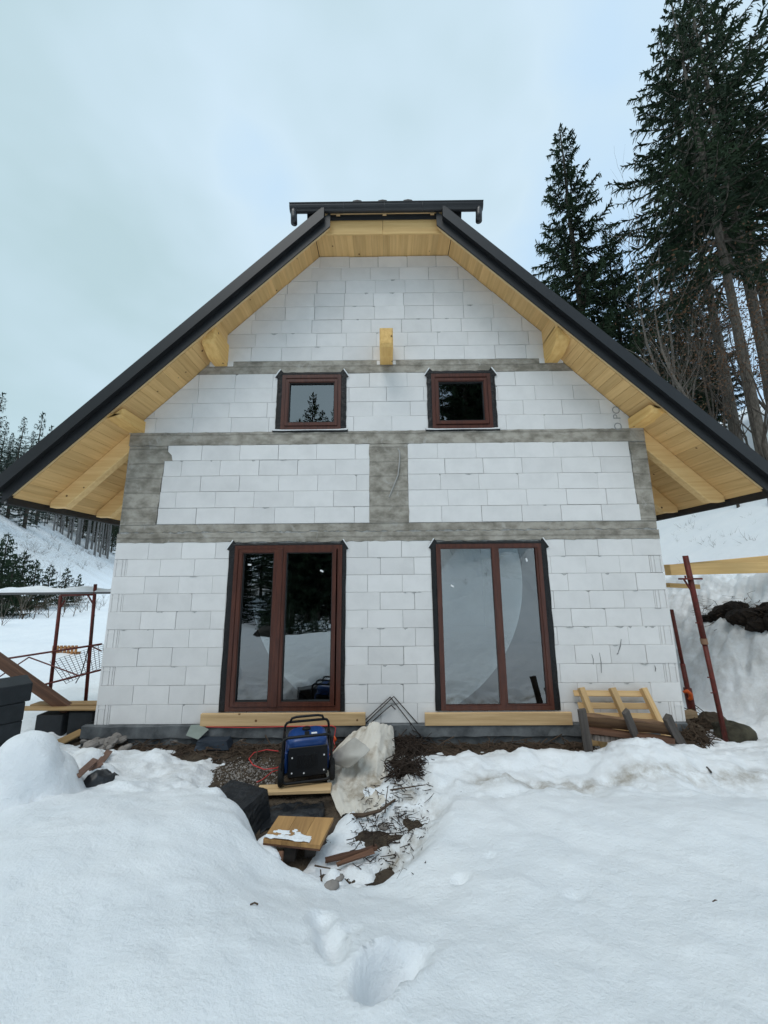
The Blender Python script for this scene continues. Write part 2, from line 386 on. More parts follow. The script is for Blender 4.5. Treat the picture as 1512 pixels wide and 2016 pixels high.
PITPX = [(150, 1443), (500, 1441), (1150, 1441), (1165, 1470), (1000, 1476), (830, 1478), (806, 1505), (822, 1560), (842, 1600), (826, 1660), (785, 1712), (730, 1738), (640, 1742),
         (575, 1715), (520, 1650), (455, 1570), (405, 1543), (438, 1515), (448, 1495), (430, 1476), (300, 1466), (190, 1474)]
PIT = np.array([atz(px, py, -.18)[:2] for px, py in PITPX])
def poly_sd(x, y, P):
    d = np.full(np.shape(x), 1e9); ins = np.zeros(np.shape(x), bool)
    for i in range(len(P)):
        a = P[i]; b = P[(i+1) % len(P)]; e = b-a; wx = x-a[0]; wy = y-a[1]
        t = np.clip((wx*e[0]+wy*e[1])/(e@e), 0, 1); d = np.minimum(d, np.hypot(wx-e[0]*t, wy-e[1]*t))
        c = ((a[1] > y) != (b[1] > y)) & (x < (b[0]-a[0])*(y-a[1])/(b[1]-a[1]+1e-12)+a[0]); ins ^= c
    return np.where(ins, -d, d)
LUMPS = [(*atz(70, 1540, .2)[:2], .34, .36, .36), (*atz(15, 1560, .2)[:2], .34, .3, .26), (*atz(165, 1500, .0)[:2], .22, .2, .15), (*atz(205, 1520, .0)[:2], .15, .15, .08), (*atz(1250, 1465, 0)[:2], .35, .14, .07)]
FOOT = [(632, 1822, .055, .09, .05, .2), (652, 1895, .06, .11, .075, .35), (690, 1850, .05, .05, .02, 0), (745, 1985, .075, .12, .15, -.35), (800, 1925, .085, .07, .085, .2), (770, 1955, .09, .08, .10, 0), (838, 1885, .05, .03, .025, 0), (905, 1685, .05, .035, .035, 0), (1128, 1752, .05, .03, .02, 0), (960, 1640, .05, .03, .015, 0)]
PA, PB = atz(745, 1500, -.22)[:2], atz(585, 1725, -.22)[:2]; PN = np.array([-(PB-PA)[1], (PB-PA)[0]]); PN = PN/np.hypot(*PN); PN = PN if PN[0] > 0 else -PN
def soil_z(x, y): return -.26 + .05*fbm(x, y, 1.1, 4) + .03*fbm(x, y, 7, 2)
def snow_z(x, y):
    fz = far_height(x, y)
    near = mound(x, y)
    # window where the local shape rules
    k = sstep(6.6, 4.9, np.abs(x))*sstep(-10, -6.5, y)*sstep(1.2, .4, y)
    rough = .07*fbm(x, y, 1.7, 4)*k
    near = near + rough*.35 + .012*fbm(x, y, 9, 3) + (.06*fbm(x*.8+y*.5, y*.7-x*.5, .9, 3)+.022*fbm(x*1.6+y, y*.8, 2.2, 3))*sstep(-1.6, -2.2, y)
    for lx, ly, sx, sy, h in LUMPS:
        q = ((x-lx)/sx)**2+((y-ly)/sy)**2+.25*fbm(x, y, 3.5, 3); near = near + h*np.sqrt(np.clip(1-q, 0, 1)+.02*np.exp(-q))-h*.14*np.exp(-q)
    # trampled, lumpy strip near the wall
    tramp = sstep(-2.0, -1.5, y)*k
    near = near + tramp*(.10*fbm(x, y, 3.2, 4)+.03*fbm(x, y, 11, 2))
    for px, py, sx, sy, dp, an in FOOT:
        p = atz(px, py, .25); dx = x-p[0]; dy = y-p[1]; c, s_ = math.cos(an), math.sin(an)
        u = (dx*c+dy*s_)/sx; v = (-dx*s_+dy*c)/sy; q = u*u+v*v+.35*vnoise(x*6+px, y*6)
        near = near - dp*1.15*np.exp(-np.clip(q, 0, 9)**2*.75) + dp*.13*np.exp(-((q-2.1)/.8)**2)
    sd_ = poly_sd(x, y, PIT) + .10*fbm(x, y, 3.0, 4)
    t = sstep(-.03, .30, sd_)
    inside = soil_z(x, y) - .04 + (.068+.085*fbm(x, y, 5, 4))*sstep(-.10, .12, (x-PA[0])*PN[0]+(y-PA[1])*PN[1])*sstep(-.32, -.55, y) + .11*fbm(x, y, 5, 4)*sstep(-.35, -.05, sd_)
    near = inside*(1-t)+near*t
    lump = sstep(5.0, 5.5, x)*sstep(7.6, 6.6, x)*(.30*fbm(x, y, 1.5, 4)+.30*(.25-np.abs(fbm(x, y, 3.4, 3, .6)))*sstep(.3, 1.2, far_height(x, y)+.6)+.05*fbm(x, y, 11, 3))
    side = sstep(-4.2, -5, x)*sstep(-.5, 1, y)*(.30*fbm(x, y, .45, 4)+.12*fbm(x, y, 1.7, 3))
    z = near*k+(fz+lump+side)*(1-k)
    # never inside the house
    return np.where((np.abs(x) < 4.0) & (y > .1), np.minimum(z, -.45), z)
def dirt(x, y):
    sd_ = poly_sd(x, y, PIT)
    a = .55*sstep(.30, .0, np.abs(sd_)) * sstep(-.6, .0, x)
    p = np.array([atz(px, 1540, -.12)[:2] for px in (880, 1050, 1200, 1350, 1500)])
    yy = np.interp(x, p[:, 0], p[:, 1]); b = .95*np.exp(-((y-yy)/.12)**2)*sstep(.6, 1.0, x)
    c = .45*sstep(-1.6, -1.1, y)*sstep(-1.5, -2, x)*sstep(-4.4, -4, x)*sstep(.4, .0, y)
    e = .7*sstep(5.1, 5.5, x)*sstep(7.0, 6.4, x)*sstep(9, 4, y)*sstep(-1, 0, y)
    f_ = .6*sstep(-.2, .1, x)*sstep(1.1, .5, x)*sstep(.05, -.1, sd_)
    return np.clip(a+b+c*.6+e*.5+f_+.75*sstep(1.5, 4, far_height(x, y))*sstep(-20, -30, x), 0, 1)

def graded(lo, a, b, hi, step, n0, n1):
    mid_ = np.arange(a, b, step)
    def side(L_, n):
        t = np.linspace(0, 1, n+1)[1:]; k = n*step/L_
        q = 1.0
        lo_, hi_ = 1.0, 1.5
        for _ in range(60):
            q = (lo_+hi_)/2; s_ = step*(q**(n+1)-q)/(q-1) if q > 1 else n*step
            if s_ > L_: hi_ = q
            else: lo_ = q
        return np.cumsum(step*q**np.arange(1, n+1))
    return np.concatenate([(mid_[0]-side(a-lo, n0))[::-1], mid_, mid_[-1]+side(hi-b, n1)])
def grid_obj(name, xs, ys, fn, m, dirtfn=None, holes=None):
    X, Y = np.meshgrid(xs, ys); Z = fn(X, Y); nx, ny = len(xs), len(ys)
    V = np.stack([X.ravel(), Y.ravel(), Z.ravel()], 1)
    i = np.arange(nx-1)[None, :]+nx*np.arange(ny-1)[:, None]
    Fq = np.stack([i, i+1, i+1+nx, i+nx], -1).reshape(-1, 4)
    me = bpy.data.meshes.new(name); me.vertices.add(len(V)); me.vertices.foreach_set('co', V.ravel())
    me.loops.add(Fq.size); me.loops.foreach_set('vertex_index', Fq.ravel().astype(np.int32))
    me.polygons.add(len(Fq)); me.polygons.foreach_set('loop_start', np.arange(0, Fq.size, 4).astype(np.int32)); me.polygons.foreach_set('loop_total', np.full(len(Fq), 4, np.int32))
    me.update(); me.validate(); me.polygons.foreach_set('use_smooth', np.ones(len(Fq), bool))
    if dirtfn:
        a = me.attributes.new('dirt', 'FLOAT', 'POINT'); a.data.foreach_set('value', dirtfn(X, Y).ravel().astype(np.float32))
    me.materials.append(m)
    o = bpy.data.objects.new(name, me); C.objects.link(o); return o

xs = graded(-260, -4.9, 7.3, 260, .027, 85, 80); ys = graded(-160, -4.5, 2.6, 300, .027, 70, 95)
tag(grid_obj('snow_ground', xs, ys, snow_z, SNOW, dirt), kind='structure')
xs = np.arange(-5.4, 6.4, .07); ys = np.arange(-3.4, .7, .07)
tag(grid_obj('bare_soil', xs, ys, lambda x, y: np.where((np.abs(x) > 5.1) | (y < -3.2), -.8, soil_z(x, y)), SOIL), kind='structure')

# ------------------------------------------------------------------ the house
XL, XR = -4.03, 4.06
CL, CU = 8.29, 8.55                 # roof underside: |x|+z below / above the upper purlin
house = empty('house', (0, 4.5, -.3))
tag(house, 'unplastered white block house with dark half-hipped roof and pale wooden eaves', 'house')
DOORS = [(-2.25, -.64, .16, 2.45), (.73, 2.29, .155, 2.445)]
WINS = [(-1.655, -.695, 4.25, 5.20), (.745, 1.705, 4.245, 5.195)]
OPEN = DOORS+WINS
def clip_half(poly, a, b, c):        # keep a*x+b*z<=c
    r = []
    for i in range(len(poly)):
        p, q = poly[i], poly[(i+1) % len(poly)]; dp = a*p[0]+b*p[1]-c; dq = a*q[0]+b*q[1]-c
        if dp <= 0: r.append(p)
        if (dp < 0 < dq) or (dq < 0 < dp): t = dp/(dp-dq); r.append((p[0]+(q[0]-p[0])*t, p[1]+(q[1]-p[1])*t))
    return r
def clip_gable(poly, c):
    poly = clip_half(poly, 1, 1, c)
    if len(poly) >= 3: poly = clip_half(poly, -1, 1, c)
    return poly
def area(p): return .5*sum(p[i][0]*p[(i+1) % len(p)][1]-p[(i+1) % len(p)][0]*p[i][1] for i in range(len(p)))
# backing of the wall (mortar between the blocks), with the openings cut out
wall = MB()
zs = sorted({-.3, 2.5, 4.22, 5.22, 5.455, 7.43} | {v for o in OPEN for v in o[2:]})
for z0, z1 in zip(zs, zs[1:]):
    xsb = sorted({XL+.012, XR-.012} | {v for o in OPEN for v in o[:2]})
    for x0, x1 in zip(xsb, xsb[1:]):
        xm, zm = (x0+x1)/2, (z0+z1)/2
        if any(o[0] < xm < o[1] and o[2] < zm < o[3] for o in OPEN): continue
        p = clip_gable([(x0, z0), (x1, z0), (x1, z1), (x0, z1)], (CU if z0 >= 5.455 else CL)-.01)
        if len(p) >= 3 and area(p) > 1e-4: wall.prism(p, .012, .375)
front_wall = wall.build('front_wall', MORTAR, house)
sw = MB().box((XL+.012, .376, -.3), (XL+.30, 9.3, 4.2)); sw.build('side_wall', BLOCK, house)
sw = MB().box((XR-.30, .376, -.3), (XR-.012, 9.3, 4.2)); sw.build('side_wall', BLOCK, house)
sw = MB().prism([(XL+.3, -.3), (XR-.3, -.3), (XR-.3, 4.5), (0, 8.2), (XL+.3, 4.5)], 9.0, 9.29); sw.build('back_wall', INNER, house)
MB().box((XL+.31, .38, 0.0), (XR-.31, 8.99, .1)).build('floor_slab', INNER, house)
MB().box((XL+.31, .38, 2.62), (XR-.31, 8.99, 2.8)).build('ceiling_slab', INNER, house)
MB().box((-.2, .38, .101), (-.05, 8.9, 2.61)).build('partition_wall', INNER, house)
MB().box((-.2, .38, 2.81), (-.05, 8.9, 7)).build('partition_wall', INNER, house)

nblk = 0
def block(x0, x1, z0, z1, c, corner=None):
    global nblk
    g = random.choice((.0010, .0014, .002, .0028, .0045))
    p = [(x0+g, z0+g), (x1-g, z0+g), (x1-g, z1-g), (x0+g, z1-g)]
    p = clip_gable(p, c-.012)
    if len(p) < 3 or area(p) < .003: return
    y = random.uniform(-.0055, 0); y += random.uniform(-.004, .004) if random.random() < .1 else 0
    # chipped corners on some blocks
    if len(p) == 4 and random.random() < .16 and corner is None:
        a = random.uniform(.015, .05); b = random.uniform(.01, .03)
        if random.random() < .6: p = p[:2]+[(p[2][0], p[2][1]-b), (p[2][0]-a, p[2][1])]+p[3:]
        else: p = p[:3]+[(p[3][0]+a, p[3][1]), (p[3][0], p[3][1]-b)]
    mb = MB()
    if corner:                                                   # block end with grip pocket and tongue-and-groove ribs
        w_ = x1-x0; zt, zb = z1-g, z0+g
        edges = [0, .16, .22, .62, .68, .86, .92, 1.0]; dep = [0, .010, 0, .010, 0, .010, 0]
        if corner > 0: edges = [1-e for e in reversed(edges)]; dep = dep[::-1]
        for (a, b), d in zip(zip(edges, edges[1:]), dep):
            xa, xb = x0+g+(w_-2*g)*a, x0+g+(w_-2*g)*b
            mb.box((xa, y+d, zb), (xb, .03, zt))
        mid_ = x0+w_*(.42 if corner < 0 else .58)
        mb.box((mid_-.05, y-.0035, zt-.05), (mid_+.05, y+.004, zt-.038))
    else: mb.prism(p, y, .03, .003)
    mb.own('block', BLOCK, front_wall); nblk += 1
def row(z0, z1, xa, xb, first, Ln, c, corner_l=0, corner_r=0):
    cuts = [xa]; x = xa+first
    if corner_l: cuts.append(xa+corner_l); x = xa+corner_l+first
    end = xb-corner_r
    while x < end-.06:
        cuts.append(x+random.uniform(-.008, .008)); x += Ln
    cuts.append(end)
    if corner_r: cuts.append(xb)
    for i, (a, b) in enumerate(zip(cuts, cuts[1:])):
        if b-a < .04: continue
        cn = -1 if (corner_l and i == 0) else (1 if (corner_r and i == len(cuts)-2) else None)
        block(a, b, z0, z1, c, cn)
for i in range(10):
    z0, z1 = .25*i, .25*i+.25
    odd = i % 2
    def seg(xa, xb, first, **k): row(z0, z1, xa, xb, first, .5, 99, **k)
    if i == 0:
        row(z0, .155, -2.25, -.58, .3, .5, 99) ; row(z0, .15, .66, 2.29, .2, .5, 99)
    seg(XL, -2.25, .49 if odd else .5, corner_l=0 if odd else .20)
    seg(-.64, .73, .37 if odd else .55)
    seg(2.29, XR, .35 if odd else .13, corner_r=0 if odd else .20)
for i, f in enumerate([.58, .25, .60, .27, .53]): row(2.77+.25*i, 3.02+.25*i, -3.46+.02*i*.4+(.03 if i > 3 else 0), -.245, f, .6, 99)
for i, f in enumerate([.50, .60, .49, .57, .47]): row(2.77+.25*i, 3.02+.25*i, .345, 3.80-.004*i+(.02 if i < 1 else 0), f, .6, 99)
for i in range(4):
    z0, z1 = 4.228+.25*i, 4.478+.25*i; f = [.42, .13, .55, .3][i]
    row(z0, z1, -(CL-z0)+0.0, -1.655, f, .6, CL); row(z0, z1, -.695, .745, [.2, .5, .12, .45][i], .6, CL); row(z0, z1, 1.705, CL-z0, [.2, .5, .1, .4][i], .6, CL)
for i in range(8):
    z0, z1 = 5.455+.25*i, 5.705+.25*i
    if i == 7: z1 = 7.43
    row(z0, z1, -(CU-z0), CU-z0, [.41, .22, .38, .18, .42, .2, .36, .25][i], .5, CU)

def ragged(x0, x1, z0, z1, amp=.008, step=.14, sides='lrtb'):
    rr = lambda s_: random.uniform(-amp, amp) if s_ in sides else 0
    P = []
    n = max(1, int((x1-x0)/step)); m_ = max(1, int((z1-z0)/step))
    for i in range(n): P.append((x0+(x1-x0)*i/n, z0+(rr('b') if 0 < i else 0)))
    for i in range(m_): P.append((x1+(rr('r') if 0 < i else 0), z0+(z1-z0)*i/m_))
    for i in range(n): P.append((x1-(x1-x0)*i/n, z1+(rr('t') if 0 < i else 0)))
    for i in range(m_): P.append((x0+(rr('l') if 0 < i else 0), z1-(z1-z0)*i/m_))
    return P
def conc(name, poly, y=-.007): return MB().prism(poly, y, .03, .003).own(name, CONC, front_wall)
# lintel beam, then the slab edge above the ragged pour joint
conc('lintel_beam', ragged(XL, XR, 2.495, 2.634, .011, .07, 'tb'), -.0085)
conc('slab_edge', ragged(XL+.02, XR-.01, 2.652, 2.766, .014, .045, 'b'), .004)
conc('ring_beam', ragged(XL+.01, XR-.01, 4.019, 4.228, .010, .07, 'tb'), -.0075)
p = [(XL+.02, 2.768), (-3.475, 2.768), (-3.462, 2.9), (-3.47, 3.02), (-3.452, 3.15), (-3.458, 3.4), (-3.44, 3.6), (-3.435, 3.765), (-3.31, 3.772), (-3.33, 3.86), (-3.40, 3.93), (-3.42, 4.008), (XL+.03, 4.008), (XL+.045, 3.7), (XL+.02, 3.4)]
conc('concrete_column', p); conc('concrete_column', ragged(-.246, .346, 2.768, 4.008, .010, .08, 'lr'))
conc('concrete_column', ragged(3.80, XR-.01, 2.768, 4.008, .013, .09, 'l'))
p = clip_gable([(-3.2, 5.23), (3.2, 5.23), (3.2, 5.452), (-3.2, 5.452)], CL-.01)
conc('upper_ring_beam', p, -.007)
for sx in (-1, 1):
    xw = -2.665 if sx < 0 else 2.705
    for a in (-.19, .105): MB().box((xw+a, -.012, 5.365), (xw+a+.09, .03, 5.452)).build('bearing_pad', WHITE, house)
for a in (-.125, .132): MB().box((.0+a, -.012, 5.37), (.0+a+.05, .03, 5.44)).build('bearing_pad', WHITE, house)
# cable hanging on the middle column
MB().tube([(.20, -.012, 3.93), (.225, -.02, 3.86), (.215, -.025, 3.7), (.19, -.02, 3.5), (.10, -.018, 3.28), (.05, -.012, 3.16)], .011, 6).build('cable', mat('grey_cable', (.38, .37, .35), .7), house)
# plinth with black membrane, slightly proud of the wall
pl = MB(); n = 60; prof = [(-.03, .0), (-.055, -.01), (-.06, -.15), (-.03, -.165), (-.02, -.6)]
pv = []
for i in range(n+1):
    x = -4.16+(8.2)*i/n
    for k, (yy, zz) in enumerate(prof): pv.append((x, yy+random.uniform(-.010, .010)*(k > 0), zz+random.uniform(-.008, .008)*(0 < k < 4)))
q = len(prof); pl.add(pv, [(i*q+k+1, (i+1)*q+k+1, (i+1)*q+k, i*q+k) for i in range(n) for k in range(q-1)])
pl.add([(-4.16, -.03, 0), (4.04, -.03, 0), (4.04, .02, 0), (-4.16, .02, 0)], [(0, 1, 2, 3)])
pl.add([(v[0], v[1], v[2]) for v in pv[:q]]+[(-4.16, .3, 0), (-4.16, .3, -.6)], [(0, 1, 2, 3, 4, 6, 5)])
pl.build('plinth', PLINTH, house, smooth=False)

# ---- windows
def ring(mb, o, i, y0, y1):
    (a0, a1, b0, b1), (c0, c1, d0, d1) = o, i
    O = [(a0, b0), (a1, b0), (a1, b1), (a0, b1)]; I = [(c0, d0), (c1, d0), (c1, d1), (c0, d1)]
    V = [(x, y0, z) for x, z in O]+[(x, y0, z) for x, z in I]+[(x, y1, z) for x, z in O]+[(x, y1, z) for x, z in I]
    F_ = []
    for k in range(4):
        j = (k+1) % 4
        F_ += [(k, j, 4+j, 4+k), (8+k, 8+j, j, k), (4+k, 4+j, 12+j, 12+k), (8+j, 8+k, 12+k, 12+j)]
    return mb.add(V, F_)
def inset(o, a, b=None, c=None, d=None):
    b = a if b is None else b; c = a if c is None else c; d = a if d is None else d
    return (o[0]+a, o[1]-b, o[2]+c, o[3]-d)
def window(fr, panes, mem, sash, label, door, stickers=()):
    """fr outer frame, panes list of glass rects (x0,x1,z0,z1), mem = outer membrane rect"""
    w_ = empty('window', Vector(((fr[0]+fr[1])/2, .02, fr[2]))-wt(house)); w_.parent = house; w_['label'] = label
    allp = (min(p[0] for p in panes), max(p[1] for p in panes), min(p[2] for p in panes), max(p[3] for p in panes))
    # black membrane, crumpled
    mb = MB(); n = 14
    def strip(ax, u0, u1, v0, v1):
        V = []
        for i in range(n+1):
            t = i/n
            for k, v in enumerate((v0, (v0+v1)/2, v1)):
                d = -.012-random.uniform(0, .012)*(k == 1) ; jj = random.uniform(-.005, .005)*(k == 0)
                V.append((u0+(u1-u0)*t, d, v+jj) if ax == 'x' else (v+jj, d, u0+(u1-u0)*t))
        Fq = []
        for i in range(n):
            for k in range(2):
                f = (3*i+k, 3*i+3+k, 3*i+4+k, 3*i+k+1); Fq.append(f)
        mb.add(V, Fq)
    strip('z', mem[2], mem[3], mem[0], fr[0]+.012); strip('z', mem[2], mem[3], mem[1], fr[1]-.012); strip('x', mem[0], mem[1], mem[3], fr[3]-.012)
    if not door: strip('x', mem[0]-.04, mem[1]+.03, mem[2]-.03, fr[2]+.004)
    mb.build('membrane', FOIL, w_)
    for sg, xe in ((-1, mem[0]), (1, mem[1])):
        zt = mem[3]                                               # folded corner flap, white backing paper showing
        a = Vector((xe+sg*.035, -.02, zt-.09)); b = Vector((xe-sg*.055, -.02, zt+.045))
        e = MB(); e.add([a, b, Vector((xe-sg*.10, -.016, zt-.01)), Vector((xe-sg*.02, -.016, zt-.12))], [(0, 1, 2, 3), (3, 2, 1, 0)][:1]); e.build('corner_flap', FOIL, w_)
        t_ = MB(); d = (b-a).normalized(); nn = Vector((-d.z, 0, d.x)); nn = nn if nn.z > 0 else -nn
        t_.add([a-Vector((0, .004, 0)), b-Vector((0, .004, 0)), b+nn*.016-Vector((0, .008, 0)), a+nn*.016-Vector((0, .008, 0))], [(0, 1, 2, 3)]); t_.build('flap_edge', WHITE, w_)
    if not door:
        t_ = MB(); t_.tube([(mem[0]-.03, -.03, fr[2]-.006), (mem[0]+.12, -.028, fr[2]-.012), ((mem[0]+mem[1])/2, -.026, fr[2]-.008), (mem[1]-.12, -.028, fr[2]-.010), (mem[1]+.02, -.03, fr[2]-.002)], [.014, .010, .006, .010, .014], 6); t_.build('sill_tape', WHITE, w_)
    st = .055
    mb = MB(); ring(mb, fr, inset(fr, st), -.022, .07); ring(mb, inset(fr, st+.0005), inset(fr, st+.012), -.012, .07)
    mb.build('outer_frame', FRAME, w_)
    for k, p in enumerate(panes):
        if sash:
            so_ = inset(p, -.058); so_ = (max(so_[0], fr[0]+st+.002), min(so_[1], fr[1]-st-.002), max(so_[2], fr[2]+st-.01), min(so_[3], fr[3]-st+.01))
            mb = MB(); ring(mb, so_, inset(p, -.012), -.036+.003*k, .06); ring(mb, inset(p, -.0118), p, -.024, .05); mb.build('sash', FRAME, w_)
            g = MB(); ring(g, inset(p, -.001), inset(p, .007), -.0225, .02); g.build('gasket', mat('gasket', (.02, .02, .02), .6), w_)
        if not sash:
            mb = MB(); ring(mb, inset(p, -.0117), p, -.016, .05); mb.build('glazing_bead', FRAME, w_)
        MB().box((p[0]-.004, .012, p[2]-.004), (p[1]+.004, .016, p[3]+.004)).build('pane', GLASS, w_)
    if len(panes) == 2:
        a, b = panes[0][1], panes[1][0]
        mb = MB().cbox((a+(.012 if not sash else .05), -.020 if not sash else -.05, allp[2]-.06), (b-(.012 if not sash else .05), .05, allp[3]+.06), .004); mb.build('mullion', FRAME, w_)
    else:
        a, b = None, None
    # infill between the frame and the bead for fixed glass
    if not sash:
        mb = MB(); ring(mb, inset(fr, st+.0117), inset(allp, -.0119), -.010, .05); mb.build('inner_frame', FRAME, w_)
    for sx, sz, an in stickers:
        M = Matrix.Translation((sx, .010, sz)) @ Matrix.Rotation(R(an), 4, 'Y'); MB().box((-.025, -.001, -.012), (.025, 0, .012), M).build('sticker', WHITE, w_)
    return w_
window((-2.24, -.65, .163, 2.44), [(-2.105, -1.655, .285, 2.325), (-1.468, -.793, .285, 2.33)], (-2.325, -.59, .155, 2.475), True, 'tall two-leaf glazed door, its leaves of unequal width', True, [(-2.02, 2.16, 5), (-.95, 2.06, 25)])
window((.737, 2.285, .158, 2.438), [(.805, 1.555, .222, 2.368), (1.66, 2.20, .228, 2.37)], (.66, 2.37, .155, 2.475), False, 'tall fixed window of two panes with narrow mullion', True, [(.96, 1.83, 30), (2.07, 2.2, 80)])
window((-1.65, -.70, 4.257, 5.195), [(-1.53, -.81, 4.377, 5.053)], (-1.735, -.615, 4.245, 5.245), True, 'small square attic window on the side with the corner chip', False)
window((.75, 1.70, 4.25, 5.19), [(.862, 1.575, 4.382, 5.045)], (.675, 1.775, 4.24, 5.245), True, 'small square attic window with dark pane', False)

# ---- roof
def rake_mb(sx, xa, xb, c0, c1, y0, y1, mb=None):
    mb = mb or MB(); V = []
    for x in (xa, xb):
        for c in (c0, c1):
            for y in (y0, y1): V.append((sx*x, y, c-x))
    Fq = [(0, 1, 3, 2), (4, 6, 7, 5), (0, 4, 5, 1), (2, 3, 7, 6), (0, 2, 6, 4), (1, 5, 7, 3)]
    if sx < 0: Fq = [tuple(reversed(f)) for f in Fq]
    return mb.add(V, Fq)
YB, YE = -.485, 9.8                # inner face of the barge board, back end of the roof
XE = 5.20
ROOF_B = empty('roof', Vector((0, 4.5, 3.0))-wt(house)); ROOF_B.parent = house
for sx in (-1, 1):
    mb = MB(); rake_mb(sx, 0.0, XE+.05, 8.60, 8.655, .5, YE, mb); rake_mb(sx, .98, XE+.05, 8.60, 8.655, -.57, .5, mb); mb.build('roof_slab', METAL, ROOF_B)
    # soffit boards running front to back, each its own piece
    x = XE-.1
    while x > 2.62:
        back = YE if x > 4.02 else .36
        rake_mb(sx, x+.0022, x+.0978, CL+random.uniform(0, .0015), CL+.022, YB, back).own('soffit_board', WOODY, ROOF_B); x -= .1
    x = 2.62-.1
    while x > 1.02:
        rake_mb(sx, x+.0008, x+.0992, CU+random.uniform(0, .0015), CU+.022, YB, .3).own('soffit_board', WOODY, ROOF_B); x -= .1
    # barge board and its metal verge in two folds
    rake_mb(sx, .86, XE-.02, 8.30, 8.50, -.55, YB).build('barge_board', mat('barge_wood', (.76, .57, .31), .7, noise=3, stretch=(3, 20, 3), col2=(.64, .45, .22)), ROOF_B)
    rake_mb(sx, .84, XE+.06, 8.255, 8.52, -.572, -.552).build('verge_flashing', METAL, ROOF_B)
    mb = MB(); rake_mb(sx, .93, XE+.09, 8.435, 8.655, -.64, -.574, mb); rake_mb(sx, .93, XE+.09, 8.656, 8.672, -.63, -.45, mb)
    mb.build('verge_cover', METAL, ROOF_B)
    # eaves gutter along the side
    g = MB(); pts = []
    for k in range(9):
        a = math.pi+math.pi*k/8; pts.append((sx*(XE+.10)+.075*math.cos(a), 3.10+.075*math.sin(a)))
    V = [(px, yy, pz) for yy in (-.53, YE) for px, pz in pts]; g.add(V, [(k, k+1, 10+k, 9+k) for k in range(8)]); g.build('eaves_gutter', GUTTER, ROOF_B)
    MB().tube([(sx*(XE+.175), -.53, 3.105), (sx*(XE+.175), YE, 3.105)], .011, 6).build('gutter_bead', mat('gutter_bead', (.30, .31, .32), .3), ROOF_B)
    fb = MB(); rake_mb(sx, XE, XE+.015, CL-.09, 8.52, -.54, YE, fb); fb.build('eaves_fascia', METAL, ROOF_B)
    # rafters behind the wall line with level-cut tails
    for yr in (.02, .92, 1.82, 2.72, 3.62, 4.52, 5.42, 6.32, 7.22, 8.12, 9.0):
        xa, xb = (3.98, 5.145); c1 = CL-.002; cb = CL-.33; zb = 3.055
        prof = [(sx*xa, c1-xa), (sx*xb, c1-xb), (sx*xb, zb), (sx*(cb-zb), zb), (sx*xa, cb-xa)]
        if sx > 0: prof = prof[::-1]
        MB().prism(prof, yr, yr+.12, .008).own('rafter', WOODX if False else wood('rafter_wood', (.90, .62, .29), (.77, .48, .20), 'X', rand=.08), house)
    rake_mb(sx, 2.60, 2.622, CL, CU+.03, YB, .3).own('soffit_riser', WOODY, ROOF_B)
# half hip
for k in range(22):
    x = -1.11+.1009*k; MB().box((x+.0006, YB+.027, 7.44+random.uniform(0, .001)), (x+.1003, .3, 7.462)).own('soffit_board', WOODY, ROOF_B)
MB().cbox((-.985, YB, 7.355), (-.012, YB+.026, 7.66), .004).own('hip_fascia_board', WOODX, ROOF_B)
MB().cbox((-.008, YB, 7.352), (1.0, YB+.026, 7.66), .004).own('hip_fascia_board', WOODX, ROOF_B)
MB().box((-1.0, -.53, 7.655), (1.02, -.46, 7.84)).build('hip_fascia_flashing', METAL, ROOF_B)
MB().box((-.95, -.56, 7.672), (.98, -.532, 7.69)).build('hip_batten', PALE, ROOF_B)
for x in (-.9, -.72, .02, .78, .9): MB().box((x-.03, -.556, 7.64), (x+.03, -.533, 7.671)).build('batten_block', PALE, ROOF_B)
hp = MB(); hp.add([(-1.22, -.56, 7.80), (1.25, -.56, 7.80), (0.03, .60, 8.66), (0, .60, 8.66), (-1.22, -.5, 7.60), (1.25, -.5, 7.60)], [(0, 1, 2, 3), (0, 4, 5, 1)]); hp.build('hip_plane', METAL, ROOF_B)
g = MB(); nn = 10; pts = [(-.59+.066*math.cos(math.pi+math.pi*k/nn), 7.755+.105*math.sin(math.pi+math.pi*k/nn)) for k in range(nn+1)]
gx = [-1.475, 1.57]
V = [(x, py, pz) for x in gx for py, pz in pts]; g.add(V, [(k, nn+1+k, nn+2+k, k+1) for k in range(nn)])
V = [(x, -.59+.061*math.cos(math.pi+math.pi*k/nn), 7.756+.100*math.sin(math.pi+math.pi*k/nn)) for x in gx for k in range(nn+1)]; g.add(V, [(k+1, nn+2+k, nn+1+k, k) for k in range(nn)])
for x in gx: g.add([(x, py, pz) for py, pz in pts], [tuple(range(nn+1))])
gut = g.build('hip_gutter', GUTTER, ROOF_B)
for x in (-.62, .02, .62): MB().tube([(x, -.658, 7.755), (x, -.652, 7.70), (x, -.60, 7.647)], .006, 6).build('gutter_bracket', GUTTER, ROOF_B)
MB().tube([(gx[0], -.656, 7.757), (gx[1], -.656, 7.757)], .011, 8).build('gutter_bead', GUTTER, ROOF_B)
for sx, x in ((-1, gx[0]+.06), (1, gx[1]-.06)):
    MB().tube([(x, -.59, 7.72), (x, -.59, 7.64), (x-sx*.005, -.59, 7.56), (x-sx*.01, -.585, 7.455)], [.052, .052, .050, .050], 14).build('outlet_elbow', GUTTER, ROOF_B, smooth=True)
for x in (-.42, -.01, .40):
    MB().tube([(x-.10, -.49, 7.925), (x-.06, -.49, 7.942), (x, -.49, 7.947), (x+.06, -.49, 7.942), (x+.10, -.49, 7.925)], [.012, .035, .04, .035, .012], 10).build('ridge_cap', mat('cap_brown', (.055, .045, .038), .6), ROOF_B, smooth=True)
